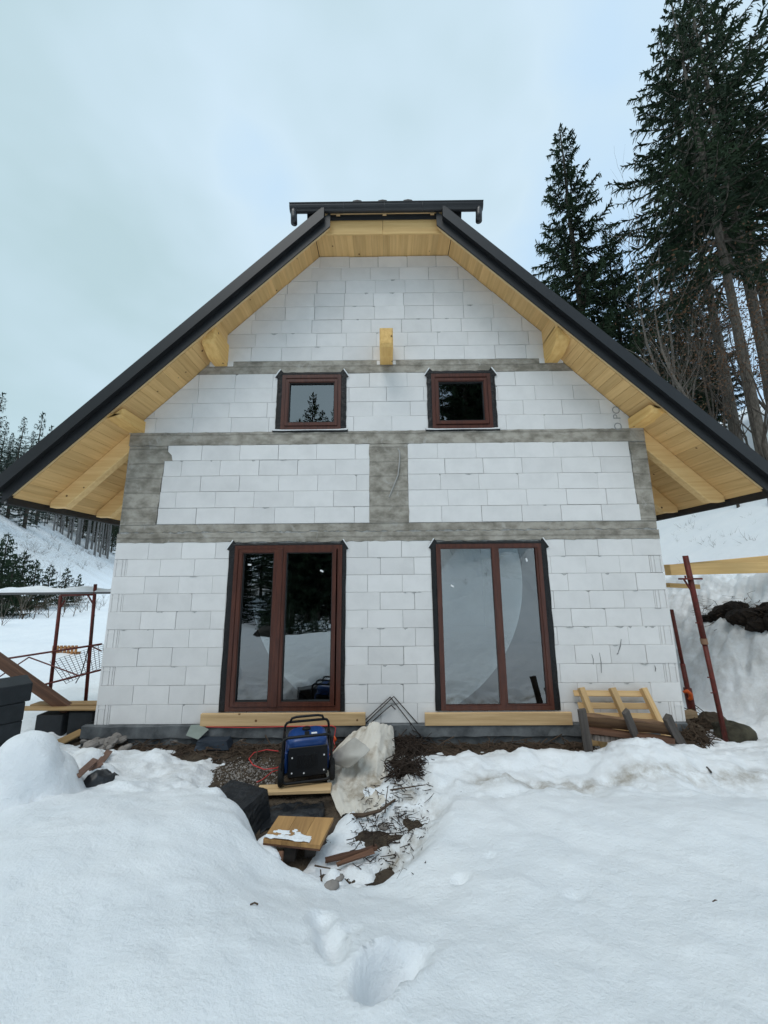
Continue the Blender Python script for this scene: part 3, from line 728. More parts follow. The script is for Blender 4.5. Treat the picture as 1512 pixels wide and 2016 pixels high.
# ---- purlins
def purlin(name, x0, x1, zb, ct, yf, sx, drop=.10):
    """beam through the wall; top follows the roof, front lower corner cut back"""
    mb = MB(); V = []
    secs = [(yf, zb+drop+.06), (yf+.03, zb+drop), (yf+.22, zb+.012), (yf+.26, zb), (.35, zb)]
    for y, b in secs:
        tl = min(ct-abs(x0), ct-abs(x1)+.14); tr = min(ct-abs(x1), ct-abs(x0)+.14)
        if abs(x0) < .3: tl = tr = 5.71
        inx = .018 if y == yf else 0
        V += [(x0+inx, y, b), (x1-inx, y, b), (x1-inx, y, tr-inx), (x0+inx, y, tl-inx)]
    F_ = [(0, 1, 2, 3)]
    for i in range(len(secs)-1):
        for k in range(4): F_.append((4*i+(k+1) % 4, 4*i+k, 4*i+4+k, 4*i+4+(k+1) % 4))
    mb.add(V, F_); mb.own(name, wood('purlin_wood', (.88, .57, .22), (.73, .42, .13), 'Y', rand=.1), house)
purlin('purlin', -2.77, -2.565, 5.37, CL+.09, -.47, -1)
purlin('purlin', 2.60, 2.81, 5.37, CL+.09, -.47, 1)
purlin('wall_plate', -4.035, -3.80, 4.235, CL+.02, -.50, -1, .03)
purlin('wall_plate', 3.825, 4.06, 4.235, CL+.02, -.50, 1, .03)
purlin('ridge_support_beam', -.072, .132, 5.367, 99, -.46, 0, .02)
# smears of mortar pressed out of the joints
SMEAR = mat('mortar_smear', (.50, .495, .48), .95, noise=30, var=.3)
rs = random.Random(31)
def smear(x, z, w_, h):
    P_ = [(x-w_/2, z)]; n = 5
    for i in range(1, n): P_.append((x-w_/2+w_*i/n, z-h*math.sin(math.pi*i/n)*rs.uniform(.45, 1.1)))
    P_ += [(x+w_/2, z), (x, z+.004)]
    MB().prism(P_, -.0078, .0, .001).build('mortar_smear', SMEAR, front_wall)
for i in range(58):
    k = rs.random()
    if k < .62:
        z = .25*rs.randint(1, 9); x = rs.choice([rs.uniform(-3.9, -2.5), rs.uniform(-.5, .55), rs.uniform(2.5, 3.9), rs.uniform(2.5, 3.9)])
    elif k < .8: z = 2.77+.25*rs.randint(1, 4); x = rs.choice([rs.uniform(-3.3, -.4), rs.uniform(.5, 3.6)])
    else: z = 5.455+.25*rs.randint(1, 6); x = rs.uniform(-1, 1)*(8.2-z)*.9
    smear(x, z, rs.uniform(.03, .13), rs.uniform(.010, .032))
for px, py, qx, qy in ((1165, 1288, 1168, 1308), (1180, 1285, 1184, 1325), (1223, 1258, 1217, 1285), (1217, 1285, 1214, 1288), (1289, 1310, 1290, 1322)):
    a, b = Vector(aty(px, py, -.006)), Vector(aty(qx, qy, -.006)); m_ = (a+b)/2+Vector((.01, 0, 0)); MB().tube([a, m_, b], [.003, .006, .003], 4).build('dark_scuff', mat('scuff', (.2, .2, .2), .9), front_wall)
# stamps printed on blocks
def stamp(txt, x, z, size, rot):
    cu = bpy.data.curves.new('stamp', 'FONT'); cu.body = txt; cu.size = size; cu.align_x = 'CENTER'; cu.align_y = 'CENTER'; cu.offset = -.001
    ob = bpy.data.objects.new('stamp_tmp', cu); C.objects.link(ob)
    dg = bpy.context.evaluated_depsgraph_get(); me = bpy.data.meshes.new_from_object(ob.evaluated_get(dg)); bpy.data.objects.remove(ob)
    me.materials.append(INK); o = bpy.data.objects.new('block_stamp', me); C.objects.link(o); o.parent = house
    o.matrix_local = Matrix.Translation(Vector((x, -.0092, z))-wt(house)) @ Matrix.Rotation(R(90), 4, 'X') @ Matrix.Rotation(R(rot), 4, 'Z')
    return o
stamp('O PO', 3.66, 4.40, .17, 90)

# ------------------------------------------------------------------ vegetation
def spruce_mesh(name, H, Rb, crown0, seed, nwh, per, twig, dens=1.0, droop=.25, lean=0.0, rk=1.0):
    rr = random.Random(seed); V = []; Fn = []
    def quad(p, d, wv, wd):
        b = len(V); q = p+d
        V.extend([tuple(p-wv*wd), tuple(p+wv*wd), tuple(p+d*.6+wv*wd*.8), tuple(q), tuple(p+d*.6-wv*wd*.8)]); Fn.append((b, b+1, b+2, b+3, b+4))
    limbs = MB()
    for i in range(nwh):
        t = i/(nwh-1); h = crown0*H+(H*.985-crown0*H)*(t**.92)
        u = (h-crown0*H)/(H-crown0*H)
        Lr = Rb*((1-u)**.85)*(.55+.45*min(1, u*5+.35))+.16
        nb = max(3, int(per*(.6+.4*(1-u))))
        a0 = rr.uniform(0, 6.28)
        for k in range(nb):
            a = a0+6.28*k/nb+rr.uniform(-.35, .35); Ln = Lr*rr.uniform(.6, 1.12)
            if rr.random() < .06: Ln *= .4
            d = Vector((math.cos(a), math.sin(a), 0)); h0 = h+rr.uniform(-.5, .5)*H/nwh
            rise = .35*u+.05
            pts = []
            for j in range(6):
                s_ = j/5; pts.append(Vector((0, 0, h0))+d*(Ln*s_)+Vector((0, 0, Ln*(rise*s_-droop*(1.9*s_-1.25*s_*s_)))))
            if Ln > .8: limbs.tube(pts[:5], [.012+.012*Ln*(1-j/5) for j in range(5)], 3, False)
            nt_ = max(4, int(Ln*twig*dens))
            for j in range(nt_):
                s_ = (j+rr.random())/nt_; s_ = .12+.88*s_; x = s_*5; ii = min(4, int(x)); p = pts[ii].lerp(pts[ii+1], x-ii)
                tang = (pts[ii+1]-pts[ii]).normalized(); side = Vector((-d.y, d.x, 0))*(1 if rr.random() < .5 else -1)
                tl = (.16+.30*Ln*(1-.75*s_)*.5)*rr.uniform(.6, 1.3); tl = min(tl, .62)
                dv = (tang*rr.uniform(.35, 1.0)+side*rr.uniform(.2, 1.1)+Vector((0, 0, rr.uniform(-.75, .12)))).normalized()*tl
                wv = dv.cross(Vector((rr.uniform(-1, 1), rr.uniform(-1, 1), rr.uniform(-.3, 1)))).normalized()
                quad(p, dv, wv, rr.uniform(.020, .040)*(1+.35*tl))
                if rr.random() < .7:
                    hv = Vector((dv.x*.3, dv.y*.3, -rr.uniform(.12, .34)))
                    quad(p+dv*rr.uniform(.2, .8), hv, dv.normalized(), rr.uniform(.018, .034))
            tip = (pts[5]-pts[4]).normalized()
            quad(pts[4], tip*min(.5, .25*Ln+.15), Vector((-d.y, d.x, 0)), .06)
    # leader
    for k in range(6): quad(Vector((0, 0, H*.97+.03*H*k/8)), Vector((rr.uniform(-.2, .2), rr.uniform(-.2, .2), .35)), Vector((1, 0, 0)), .04)
    tr = MB(); rad = (.011*H+.05)*rk
    tr.tube([(lean*s_*s_+rr.uniform(-.04, .04), rr.uniform(-.04, .04), H*s_-.6*(s_ == 0)) for s_ in (0, .15, .3, .45, .6, .75, .9, 1)], [rad*(1-.95*s_)+.01 for s_ in (0, .15, .3, .45, .6, .75, .9, 1)], 9)
    tr.add(limbs.V, limbs.F)
    # a few bare dead limbs below the crown
    for k in range(int(14*min(1, crown0*3))):
        h = rr.uniform(.12, crown0+.1)*H; a = rr.uniform(0, 6.28); Ln = rr.uniform(.5, 1.6)
        tr.tube([(0, 0, h), (math.cos(a)*Ln*.5, math.sin(a)*Ln*.5, h-.08*Ln), (math.cos(a)*Ln, math.sin(a)*Ln, h-.3*Ln)], [.03, .018, .006], 3, False)
    return (V, Fn), tr
def make_spruce(name, *a, bark=BARK, needle=NEEDLE, **k):
    (V, Fn), tr = spruce_mesh(name, *a, **k)
    e = empty(name); m1 = MB(); m1.V = V; m1.F = Fn; m1.build('crown', needle, e); tr.build('trunk', bark, e); return e
def ground(x, y): return float(snow_z(np.array([[x]]), np.array([[y]]))[0, 0])
def place(o, x, y, s=1.0, rz=0, z=None, sz=None):
    o.location = (x, y, (ground(x, y) if z is None else z)-.05); o.rotation_euler = (0, 0, rz); o.scale = (s, s, sz or s); return o
def toward(px, py, dist):
    v = ray(px, py); h = math.hypot(v[0], v[1]); return CAM[0]+v[0]/h*dist, CAM[1]+v[1]/h*dist
def tip_scale(px, py, x, y, H):
    """scale so that a tree of height H standing at x,y reaches the pixel"""
    v = ray(px, py); d = math.hypot(x-CAM[0], y-CAM[1]); z = CAM[2]+d*v[2]/math.hypot(v[0], v[1]); return (z-ground(x, y))/H

SPA = make_spruce('spruce_tree', 24, 4.6, .10, 11, 50, 8, 27, droop=.30)          # full
SPB = make_spruce('spruce_tree', 24, 4.6, .36, 23, 34, 5, 17, droop=.45, rk=.62, bark=mat('grey_brown_bark', (.17, .145, .12), .95, noise=6, stretch=(3, 3, .8), col2=(.08, .068, .055), bump=(6, 1, .05)))          # bare lower trunk
SPC = make_spruce('spruce_tree', 14, 2.2, .05, 31, 30, 7, 13, droop=.22, needle=NEEDLEB)      # far, lighter mesh
PLT = make_spruce('plantation_spruce', 20, 1.7, .55, 41, 16, 6, 8, droop=.3, needle=NEEDLEB, rk=.6, bark=mat('grey_bark', (.20, .19, .18), .95, noise=4, var=.4))
PLD = make_spruce('plantation_spruce', 20, 2.4, .04, 43, 26, 7, 9, droop=.3, needle=NEEDLE, rk=.6)   # tall bare trunk, crown only at the top
used = set()
def inst(proto):
    if proto.name not in used: used.add(proto.name); return proto
    return copy_tree(proto)
# right hand side
x, y = toward(1102, 250, 22); o = place(inst(SPA), x, y, tip_scale(1100, 250, x, y, 24), 1.0, sz=None)
tag(o, 'dark pointed spruce standing alone against the sky behind the right roof slope', 'tree', 'tall spruces on the wooded slope')
x, y = toward(1190, 440, 24); o = place(inst(SPA), x, y, tip_scale(1195, 450, x, y, 24), 2.0)
tag(o, 'shorter spruce half hidden behind the pointed spruce beside the roof', 'tree', 'tall spruces on the wooded slope')
x, y = toward(1500, 890, 17); o = place(inst(SPB), x, y, tip_scale(1312, 5, x, y, 24), 2.9, sz=None); BIG = (x, y)
tag(o, 'tall spruce with long bare grey trunk at the top of the snowy bank', 'tree', 'tall spruces on the wooded slope')
tall = [(1450, 860, 21, 1395, -40, 'SPB'), (1540, 860, 19, 1440, -160, 'SPB'), (1570, 880, 23, 1500, -220, 'SPB'), (1400, 820, 30, 1290, 500, 'SPA'), (1360, 800, 32, 1255, 520, 'SPA'), (1300, 760, 34, 1225, 560, 'SPA')]
TL = ['dense dark spruce behind the bare trunked spruce on the bank', 'high broad spruce crowding the bare trunked spruce from the uphill side', 'outermost high spruce above the snowy bank', 'low dark spruce filling the gap under the high spruces', 'dim spruce behind the thin leafless tree', 'dim low spruce close beside the pointed spruce']
for (bx, by, d, tx, ty, pr), lb in zip(tall, TL):
    x, y = toward(bx, by, d); P_ = SPA if pr == 'SPA' else SPB
    o = place(inst(P_), x, y, tip_scale(tx, ty, x, y, 24), random.uniform(0, 6)); tag(o, lb, 'tree', 'tall spruces on the wooded slope')

def bare_tree_mesh(H, seed, levels=4, spread=.55, leafy=0, r0=None, nch=3, stem=.45):
    rr = random.Random(seed); mb = MB(); lv = MB(); r0 = r0 or H*.011
    def grow(p, d, Ln, r, lev):
        pts = [p]; n = 4; dd = d.copy()
        for i in range(n):
            dd = (dd+Vector((rr.gauss(0, .10), rr.gauss(0, .10), rr.gauss(.03, .06)))).normalized(); pts.append(pts[-1]+dd*(Ln/n))
        mb.tube(pts, [r*(1-.55*i/n) for i in range(n+1)], 6 if lev == 0 else (4 if lev == 1 else 3), False)
        if lev >= levels:
            for k in range(leafy):
                q = pts[rr.randint(1, n)]+Vector((rr.gauss(0, .12), rr.gauss(0, .12), rr.gauss(-.04, .1))); s_ = rr.uniform(.03, .06)
                u = Vector((rr.gauss(0, 1), rr.gauss(0, 1), rr.gauss(0, 1))).normalized(); v = u.orthogonal().normalized()
                lv.add([q-u*s_, q+v*s_*.6, q+u*s_, q-v*s_*.6], [(0, 1, 2, 3)])
            return
        m_ = nch+(1 if lev == 0 else 0)+(2 if lev == 0 and stem > .5 else 0)
        for k in range(m_):
            f = rr.uniform(.35, 1) if k else 1; x_ = f*n; ii = min(n-1, int(x_)); q = pts[ii].lerp(pts[ii+1], x_-ii)
            ax = Vector((rr.gauss(0, 1), rr.gauss(0, 1), rr.gauss(0, .5))); ax = (ax-dd*ax.dot(dd)).normalized()
            an = rr.uniform(.3, 1)*spread if k else rr.uniform(0, .2)
            grow(q, (dd*math.cos(an)+ax*math.sin(an)).normalized(), Ln*rr.uniform(.5, .78)*(1 if lev else (1-stem)/stem*.62 if k else 1), r*(.45 if k else .6)*rr.uniform(.7, 1), lev+1)
    grow(Vector((0, 0, -.3)), Vector((rr.gauss(0, .04), rr.gauss(0, .04), 1)).normalized(), H*stem, r0, 0)
    return mb, lv
def make_bare(name, bark, H, seed, **k):
    mb, lv = bare_tree_mesh(H, seed, **k); e = empty(name); mb.build('trunk', bark, e)
    if lv.V: lv.build('crown', LEAF, e)
    return e
BT1 = make_bare('leafless_tree', BARKP, 12, 5, levels=4, spread=.6, stem=.55, r0=.11)
BT2 = make_bare('withered_tree', BARK, 10, 9, levels=4, spread=.8, leafy=4, stem=.4, r0=.07)
BT3 = make_bare('withered_tree', BARK, 9, 15, levels=4, spread=.9, leafy=5, stem=.35, r0=.06)
for proto, px, py, d, tx, ty, lb in [(BT1, 1345, 770, 18, 1270, 540, 'thin pale leafless tree rising beside the dark roof edge'), (BT1, 1275, 690, 19, 1215, 590, 'slim leafless tree leaning close over the roof edge'),
                                     (BT2, 1440, 850, 15, 1370, 520, 'withered brown leaved tree in front of the long bare trunk'), (BT3, 1500, 870, 14.5, 1440, 420, 'withered tree with hanging brown leaves at the bank top'),
                                     (BT2, 1400, 810, 17, 1330, 560, 'brown leaved tree between the thin leafless tree and the long trunk'), (BT3, 1540, 900, 17, 1490, 380, 'withered tree uphill of the long bare trunk'),
                                     (BT3, 1470, 870, 19, 1420, 600, 'scrubby brown tree behind the long bare trunk'), (BT2, 1350, 790, 22, 1300, 620, 'scrubby brown tree among the low dark spruces'),
                                     (BT1, 1420, 830, 16, 1330, 480, 'tall thin leafless tree beside the withered brown trees'), (BT3, 1425, 840, 14, 1375, 600, 'low brown leaved tree nearest the roof edge'), (BT2, 1495, 890, 13, 1430, 520, 'broad brown leaved tree hanging over the roof corner')]:
    x, y = toward(px, py, d); o = place(inst(proto), x, y, tip_scale(tx, ty, x, y, {BT1: 12, BT2: 10, BT3: 9}[proto]), random.uniform(0, 6)); tag(o, lb, 'tree', 'leafless trees on the wooded slope')

# left hillside: plantation trunks, edge spruces, shrubs at its foot
def on_hill(px, py, dmax=140, d0=12):
    v = ray(px, py); h = math.hypot(v[0], v[1])
    for d in np.arange(d0, dmax, .5):
        x, y = CAM[0]+v[0]/h*d, CAM[1]+v[1]/h*d
        if float(far_height(np.array(x), np.array(y))) > CAM[2]+v[2]/h*d: return x, y
    return x, y
rr = random.Random(77); k = 0
edge = lambda px: 985+(px-10)*115/210
for rowi in range(9):
    for j in range(21):
        px = 8+j*11.4+rr.uniform(-6, 6)-rowi*2; py = edge(px)+8-rowi*5+rr.uniform(-4, 4)
        x, y = on_hill(px, py, 170, 20); dd = math.hypot(x, y+5.4)
        if rowi > 2: f = 1+.05*(rowi-2); x, y = x*f, (y+5.4)*f-5.4
        dk = rowi > 1; f = 1+.03*rowi if dk else 1; x, y = x*f, (y+5.4)*f-5.4
        o = place(inst(PLD if dk else PLT), x, y, rr.uniform(.8, 1.1)*(.48 if px < 60 else .48+.5*min(1, (px-60)/110)), rr.uniform(0, 6)); k += 1
        tag(o, 'dark bushy spruce deep inside the plantation on the far hillside' if dk else 'slender plantation spruce with bare trunk on the far snowy hillside', 'tree', 'plantation spruces on the far hillside')
for tx, ty, d in [(4, 772, 60), (-28, 745, 58), (50, 820, 66), (87, 812, 66), (104, 838, 74), (26, 852, 70), (68, 848, 78), (-50, 790, 60), (14, 830, 66)]:
    py = 950; px = tx-.18*(py-ty)
    x, y = toward(px, py, d); o = place(inst(SPC), x, y, tip_scale(tx, ty, x, y, 14), rr.uniform(0, 6)); o.scale = (o.scale[0]*.9, o.scale[1]*.9, o.scale[2])
    tag(o, 'distant spruce top showing above the left roof slope', 'tree', 'spruces on the far ridge')
SPY = make_spruce('young_spruce', 4, 1.3, .03, 51, 16, 7, 22, droop=.2)
for px, py, d, s_ in [(15, 1190, 33, .95), (60, 1190, 36, .85), (-20, 1190, 31, 1.0), (90, 1185, 38, .8), (125, 1180, 40, .75), (35, 1185, 38, .95), (150, 1180, 43, .6), (-5, 1175, 40, 1.1)]:
    x, y = toward(px, py, d); o = place(inst(SPY), x, y, s_, rr.uniform(0, 6)); tag(o, 'bushy young spruce at the foot of the far hill', 'tree', 'young spruces at the foot of the hill')
SHR = make_bare('bare_shrub', BARKP, 2.6, 61, levels=3, spread=.7, stem=.3, r0=.03, nch=4)
SHR2 = make_bare('bare_shrub', TWIG, 2.2, 63, levels=3, spread=.9, stem=.25, r0=.022, nch=4)
for i, (px, d, s_) in enumerate([(50, 29, 1.5), (40, 30, 1.3), (68, 28, 1.0), (100, 30, 1.0), (125, 31, 1.0), (145, 31, 1.1), (160, 32, 1.0), (172, 33, 1.0), (185, 33, .9), (130, 34, 1.7), (195, 35, .8), (10, 26, .9), (80, 33, 1.2), (205, 38, .9), (150, 37, 1.3)]):
    x, y = toward(px, 1200, d); o = place(inst(SHR if i % 2 else SHR2), x, y, s_, rr.uniform(0, 6)); tag(o, 'leafless shrub standing in the snow below the far hill', 'shrub', 'bare shrubs below the hill')
TUF = make_bare('dead_stalks', TWIG, .8, 71, levels=2, spread=1.1, stem=.3, r0=.012, nch=5)
for i in range(99):
    if i < 90: px, py = rr.uniform(0, 190), rr.uniform(1030, 1120); py = max(py, edge(px)+16)
    else: px, py = rr.uniform(1315, 1500), rr.uniform(1015, 1085)
    x, y = on_hill(px, py, 140, 8); o = place(inst(TUF), x, y, rr.uniform(1.0, 2.4)*(1 if i < 90 else .45), rr.uniform(0, 6))
    tag(o, 'dry stalks poking out of the snow on the far left hillside' if i < 90 else 'dry stalks poking out of the snowy slope above the yellow beam', 'plant', 'dry stalks in the snow')
# forest on the valley side behind the viewer, seen in the panes
for i in range(46):
    x = -44+2*i+rr.uniform(-1.4, 1.4) if i < 30 else rr.uniform(-34, 30); y = -27-rr.uniform(0, 5) if i < 30 else -38-rr.uniform(0, 10)
    if -3 < x < 4: y -= 10
    P_ = SPB if x > 2 else SPA; s_ = rr.uniform(.55, .75) if x < 2 else rr.uniform(.85, 1.0)
    if -14 < x < -1 and y > -37: s_ *= .72
    o = place(inst(P_), x, y, s_, rr.uniform(0, 6)); tag(o, 'spruce of the opposite forest mirrored in the window panes', 'tree', 'spruces mirrored in the panes')
for x, y, zt_, lb in ((-6.9, -27, 19.7, 'tallest spruce mirrored in the attic window with the pale pane'), (-4.9, -28.5, 19.2, 'spruce mirrored at the edge of the attic pane'), (-8.3, -27.5, 17.2, 'low spruce mirrored beside the tallest mirrored one'), (-5.9, -26.5, 17.6, 'low spruce mirrored between two taller ones')):
    tag(place(inst(SPA), x, y, (zt_-ground(x, y))/24, rr.uniform(0, 6)), lb, 'tree', 'spruces mirrored in the attic window')
for x, y in ((7.0, -24), (8.8, -24.5), (10.4, -25), (8.0, -26)):  # unseen spruces added so that the right attic pane mirrors something dark
    tag(place(inst(SPA), x, y, rr.uniform(1.0, 1.12), rr.uniform(0, 6)), 'dense spruce added behind the viewer to darken the mirroring attic pane', 'tree', 'dense spruces added to darken the attic pane')
for i in range(18):
    px = rr.uniform(0, 205); x, y = on_hill(px, max(edge(px)+30, rr.uniform(1070, 1150)), 140, 14); tag(place(inst(SHR2), x, y, rr.uniform(.8, 1.3), rr.uniform(0, 6)), 'brown twiggy shrub growing on the far left hillside', 'shrub', 'brown shrubs on the far hillside')
for i in range(9):
    x, y = rr.uniform(3, 8), rr.uniform(-20, -10); tag(place(inst(SHR if i % 2 else SHR2), x, y, rr.uniform(.3, .6), rr.uniform(0, 6)), 'leafless shrub on the opposite slope mirrored in the fixed window', 'shrub', 'shrubs mirrored in the panes')
for i in range(12):
    x, y = -2.0-.5*i+rr.uniform(-.4, .4), -10.5-.55*i+rr.uniform(-.4, .4); tag(place(inst(SPY), x, y, rr.uniform(.22, .42), rr.uniform(0, 6)), 'low dark bush along the stream mirrored in the glazed door', 'bush', 'bushes mirrored in the panes')

# ------------------------------------------------------------------ things around the house
def S(px, py, z): return Vector(atz(px, py, z))
def Wy(px, py, y): return Vector(aty(px, py, y))
def on_snow(px, py, t0=1.2, t1=30):
    v = ray(px, py); t = np.linspace(t0, t1, 1500); P_ = CAM[None]+v[None]*t[:, None]; z = snow_z(P_[:, 0][None], P_[:, 1][None])[0]
    k = np.argmax(z > P_[:, 2]); return Vector(P_[k])
def blob(name, c, r, m, seed, rough=.25, n=8, parent=None, flat=0):
    """irregular stone-like lump"""
    rr_ = random.Random(seed); mb = MB(); V = []; rows = n//2+1
    ph = [Vector((rr_.gauss(0, 1), rr_.gauss(0, 1), rr_.gauss(0, 1))).normalized() for _ in range(5)]; am = [rr_.uniform(-rough, rough) for _ in ph]
    for i in range(rows+1):
        th = math.pi*i/rows
        for k in range(n):
            a = 6.2832*k/n; d = Vector((math.sin(th)*math.cos(a), math.sin(th)*math.sin(a), math.cos(th)))
            dt = .45*rough*float(fbm(d.x*1.3+seed, d.y*1.3+d.z*1.7, 2.2, 3)) if n >= 12 else 0
            s_ = 1+dt+sum(w_*max(-.4, d.dot(q))**1 for w_, q in zip(am, ph))+rr_.uniform(-rough, rough)*.25
            V.append((c[0]+d.x*r[0]*s_, c[1]+d.y*r[1]*s_, c[2]+d.z*r[2]*s_))
    Fq = [(i*n+k, (i+1)*n+k, (i+1)*n+(k+1) % n, i*n+(k+1) % n) for i in range(rows) for k in range(n)]
    mb.add(V, Fq); return mb.own(name, m, parent, smooth=(flat == 0))
def sheet(name, ctrl, m, nu=26, nv=26, amp=.012, freq=6, seed=1, thick=0):
    """cloth through a grid of control points (rows of 3-d points), smoothed, with folds"""
    G_ = np.array([[tuple(p) for p in r] for r in ctrl]); a, b = G_.shape[:2]
    def cm(P_, t):
        i = np.clip(np.floor(t).astype(int), 0, len(P_)-2); f = (t-i)[:, None] if P_.ndim == 2 else (t-i)[:, None, None]
        g = lambda k: P_[np.clip(k, 0, len(P_)-1)]
        p0, p1, p2, p3 = g(i-1), g(i), g(i+1), g(i+2)
        return .5*((2*p1)+(p2-p0)*f+(2*p0-5*p1+4*p2-p3)*f*f+(3*p1-p0-3*p2+p3)*f**3)
    A = cm(G_, np.linspace(0, a-1, nu)); A = np.swapaxes(cm(np.swapaxes(A, 0, 1), np.linspace(0, b-1, nv)), 0, 1)
    u, v = np.meshgrid(np.linspace(0, 1, nv), np.linspace(0, 1, nu))
    f1 = 1-2*np.abs(fbm(u+seed, v*.6+seed*2.3+u*.5, freq, 4, .45)); A[..., 2] += amp*2.0*(f1-.7); A[..., 1] += amp*fbm(u+5, v+seed, freq, 3); A[..., 0] += amp*fbm(u+seed, v+9, freq*1.5, 3)
    mb = MB(); mb.add(A.reshape(-1, 3).tolist(), [(i*nv+j, i*nv+j+1, (i+1)*nv+j+1, (i+1)*nv+j) for i in range(nu-1) for j in range(nv-1)])
    o = mb.own(name, m, smooth=True); md = o.modifiers.new('thickness', 'SOLIDIFY'); md.thickness = thick or .004; return o
def sticks(name, spots, m, seed, rmin=.003, rmax=.008, lmin=.08, lmax=.4, tilt=.35, zoff=.01):
    rr_ = random.Random(seed); mb = MB()
    for (x, y, z) in spots:
        a = rr_.uniform(0, 6.28); Ln = lmin+(lmax-lmin)*rr_.random()**2; t = rr_.gauss(0, tilt); d = Vector((math.cos(a)*math.cos(t), math.sin(a)*math.cos(t), math.sin(t)*.6+.0))
        p = Vector((x, y, z+zoff+abs(d.z)*Ln*.4)); b = Vector((rr_.gauss(0, .11), rr_.gauss(0, .11), rr_.gauss(0, .05)))*Ln; r = rr_.uniform(rmin, rmax)
        mb.tube([p-d*Ln/2, p+b, p+d*Ln/2], [r, r*.9, r*.6], 4)
    return mb.build(name, m)

# ---- planks under the tall windows
for x0, x1, zz, lb in ((-2.54, -.30, .153, 'pale wooden plank fixed under the two-leaf glazed door'), (.505, 2.49, .145, 'pale wooden plank fixed under the fixed two-pane window')):
    o = MB().cbox((x0, -.075, zz-.158), (x1, -.034, zz), .004).own('plank', PALE); tag(o, lb, 'plank', 'planks under the tall windows')
# ---- generator
g = empty('generator')
fr = MB()
def loop(y):
    P_ = []
    for cx, cz, a0 in ((.20, .40, 0), (-.20, .40, 90), (-.20, .10, 180), (.20, .10, 270)):
        for k in range(4): a = R(a0+30*k); P_.append((cx+.045*math.cos(a)*(1), y, cz+.06*math.sin(a)))
    return P_+[P_[0]]
fr.tube(loop(-.23), .0135, 8, False); fr.build('front_frame', BLACKP, g, smooth=True)
fr = MB(); fr.tube(loop(.21), .0135, 8, False); fr.build('back_frame', BLACKP, g, smooth=True)
for sx in (-1, 1):
    MB().tube([(sx*.243, -.23, .37), (sx*.247, 0, .385), (sx*.243, .21, .37)], .012, 8).build('side_rail', BLACKP, g, smooth=True); MB().tube([(sx*.235, -.23, .08), (sx*.235, .21, .08)], .012, 8).build('base_rail', BLACKP, g, smooth=True)
MB().tube([(-.19, .21, .455), (-.17, .2, .50), (-.12, .19, .515), (.12, .19, .515), (.17, .2, .50), (.19, .21, .455)], .013, 8).build('carry_handle', BLACKP, g, smooth=True)
tk = MB(); V = []
for z, ins in ((.30, .0), (.315, -.004), (.37, -.003), (.405, .012), (.425, .045), (.43, .08)):
    n = 24
    for k in range(n):
        a = 6.2832*k/n; ca, sa = math.cos(a), math.sin(a); q = (abs(ca)**5+abs(sa)**5)**(-.2); V.append((ca*q*(.205-ins), sa*q*(.185-ins)-.005, z))
tk.add(V, [(i*24+k, i*24+(k+1) % 24, (i+1)*24+(k+1) % 24, (i+1)*24+k) for i in range(5) for k in range(24)]+[tuple(5*24+k for k in range(24))])
tank = tk.build('fuel_tank', BLUE, g, smooth=True)
MB().tube([(-.01, .04, .425), (-.01, .04, .447), (-.01, .04, .452)], [.045, .045, .035], 14).build('fuel_cap', BLACKP, tank)
MB().box((.04, -.10, .4303), (.10, -.06, .4315)).build('tank_label', WHITE, tank)
MB().cbox((-.03, -.14, .429), (.02, -.02, .433), .001).build('tank_groove', BLACKP, tank)
MB().cbox((-.19, -.212, .07), (.19, .19, .298), .01).build('engine_body', BLACKP, g)
fp = MB().cbox((-.185, -.228, .09), (.205, -.214, .36), .004).build('front_panel', mat('panel_black', (.010, .011, .013), .45), g)
for k in range(9):
    x = -.11+.025*k if k < 5 else -.06+.035*k-.02
    MB().cbox((-.10+.024*k, -.234, .17), (-.088+.024*k, -.2285, .29), .001).build('vent_slot', BLACKP, fp)
for x, z in ((-.15, .27), (-.15, .13), (.17, .27), (.17, .13), (-.03, .12)): MB().tube([(x, -.2285, z), (x, -.234, z)], .0075, 8).build('bolt', WHITE, fp)
sp = MB().cbox((-.225, -.17, .10), (-.192, .16, .30), .01).build('side_panel', BLUE, g)
MB().box((-.2265, -.10, .17), (-.2256, .06, .20)).build('side_stripe', REDC, sp)
MB().cbox((.192, -.17, .10), (.225, .16, .30), .01).build('side_panel', BLUE, g)
for sx in (-1, 1):
    wv = MB(); prof = [(.055, -.022), (.085, -.026), (.098, -.016), (.102, 0), (.098, .016), (.085, .026), (.055, .022)]; n = 22
    V = [(sx*.258+b, -.165+a*math.cos(6.2832*k/n), .10+a*math.sin(6.2832*k/n)) for a, b in prof for k in range(n)]
    wv.add(V, [(i*n+k, i*n+(k+1) % n, (i+1)*n+(k+1) % n, (i+1)*n+k) for i in range(len(prof)-1) for k in range(n)]); wh = wv.build('wheel', RUBBER, g, smooth=True)
    MB().tube([(sx*.24, -.165, .10), (sx*.276, -.165, .10)], .056, 16).build('hub', BLACKP, wh)
MB().tube([(-.24, -.165, .10), (.24, -.165, .10)], .01, 8).build('axle', BLACKP, g)
GP = S(592, 1547, -.185); g.location = (GP.x+.01, GP.y+.22, -.185); g.rotation_euler = (0, 0, R(13)); g.scale = (1.04, 1.0, 1.04)
tag(g, 'blue and black portable generator with tube frame and wheels', 'generator')
plank('plank', S(507, 1556, -.20), S(652, 1551, -.20), .14, .035, PALE, 'short pale plank lying under the generator wheels', 'plank')
tag(MB().tube([S(560, 1500, -.2), S(545, 1512, -.2), S(520, 1515, -.21), S(498, 1506, -.21), S(490, 1494, -.21), S(500, 1482, -.21), S(525, 1476, -.21), S(548, 1479, -.20)], .006, 6).build('power_cable', REDC, smooth=True), 'red cable lying in a loop on the soil beside the generator', 'cable')
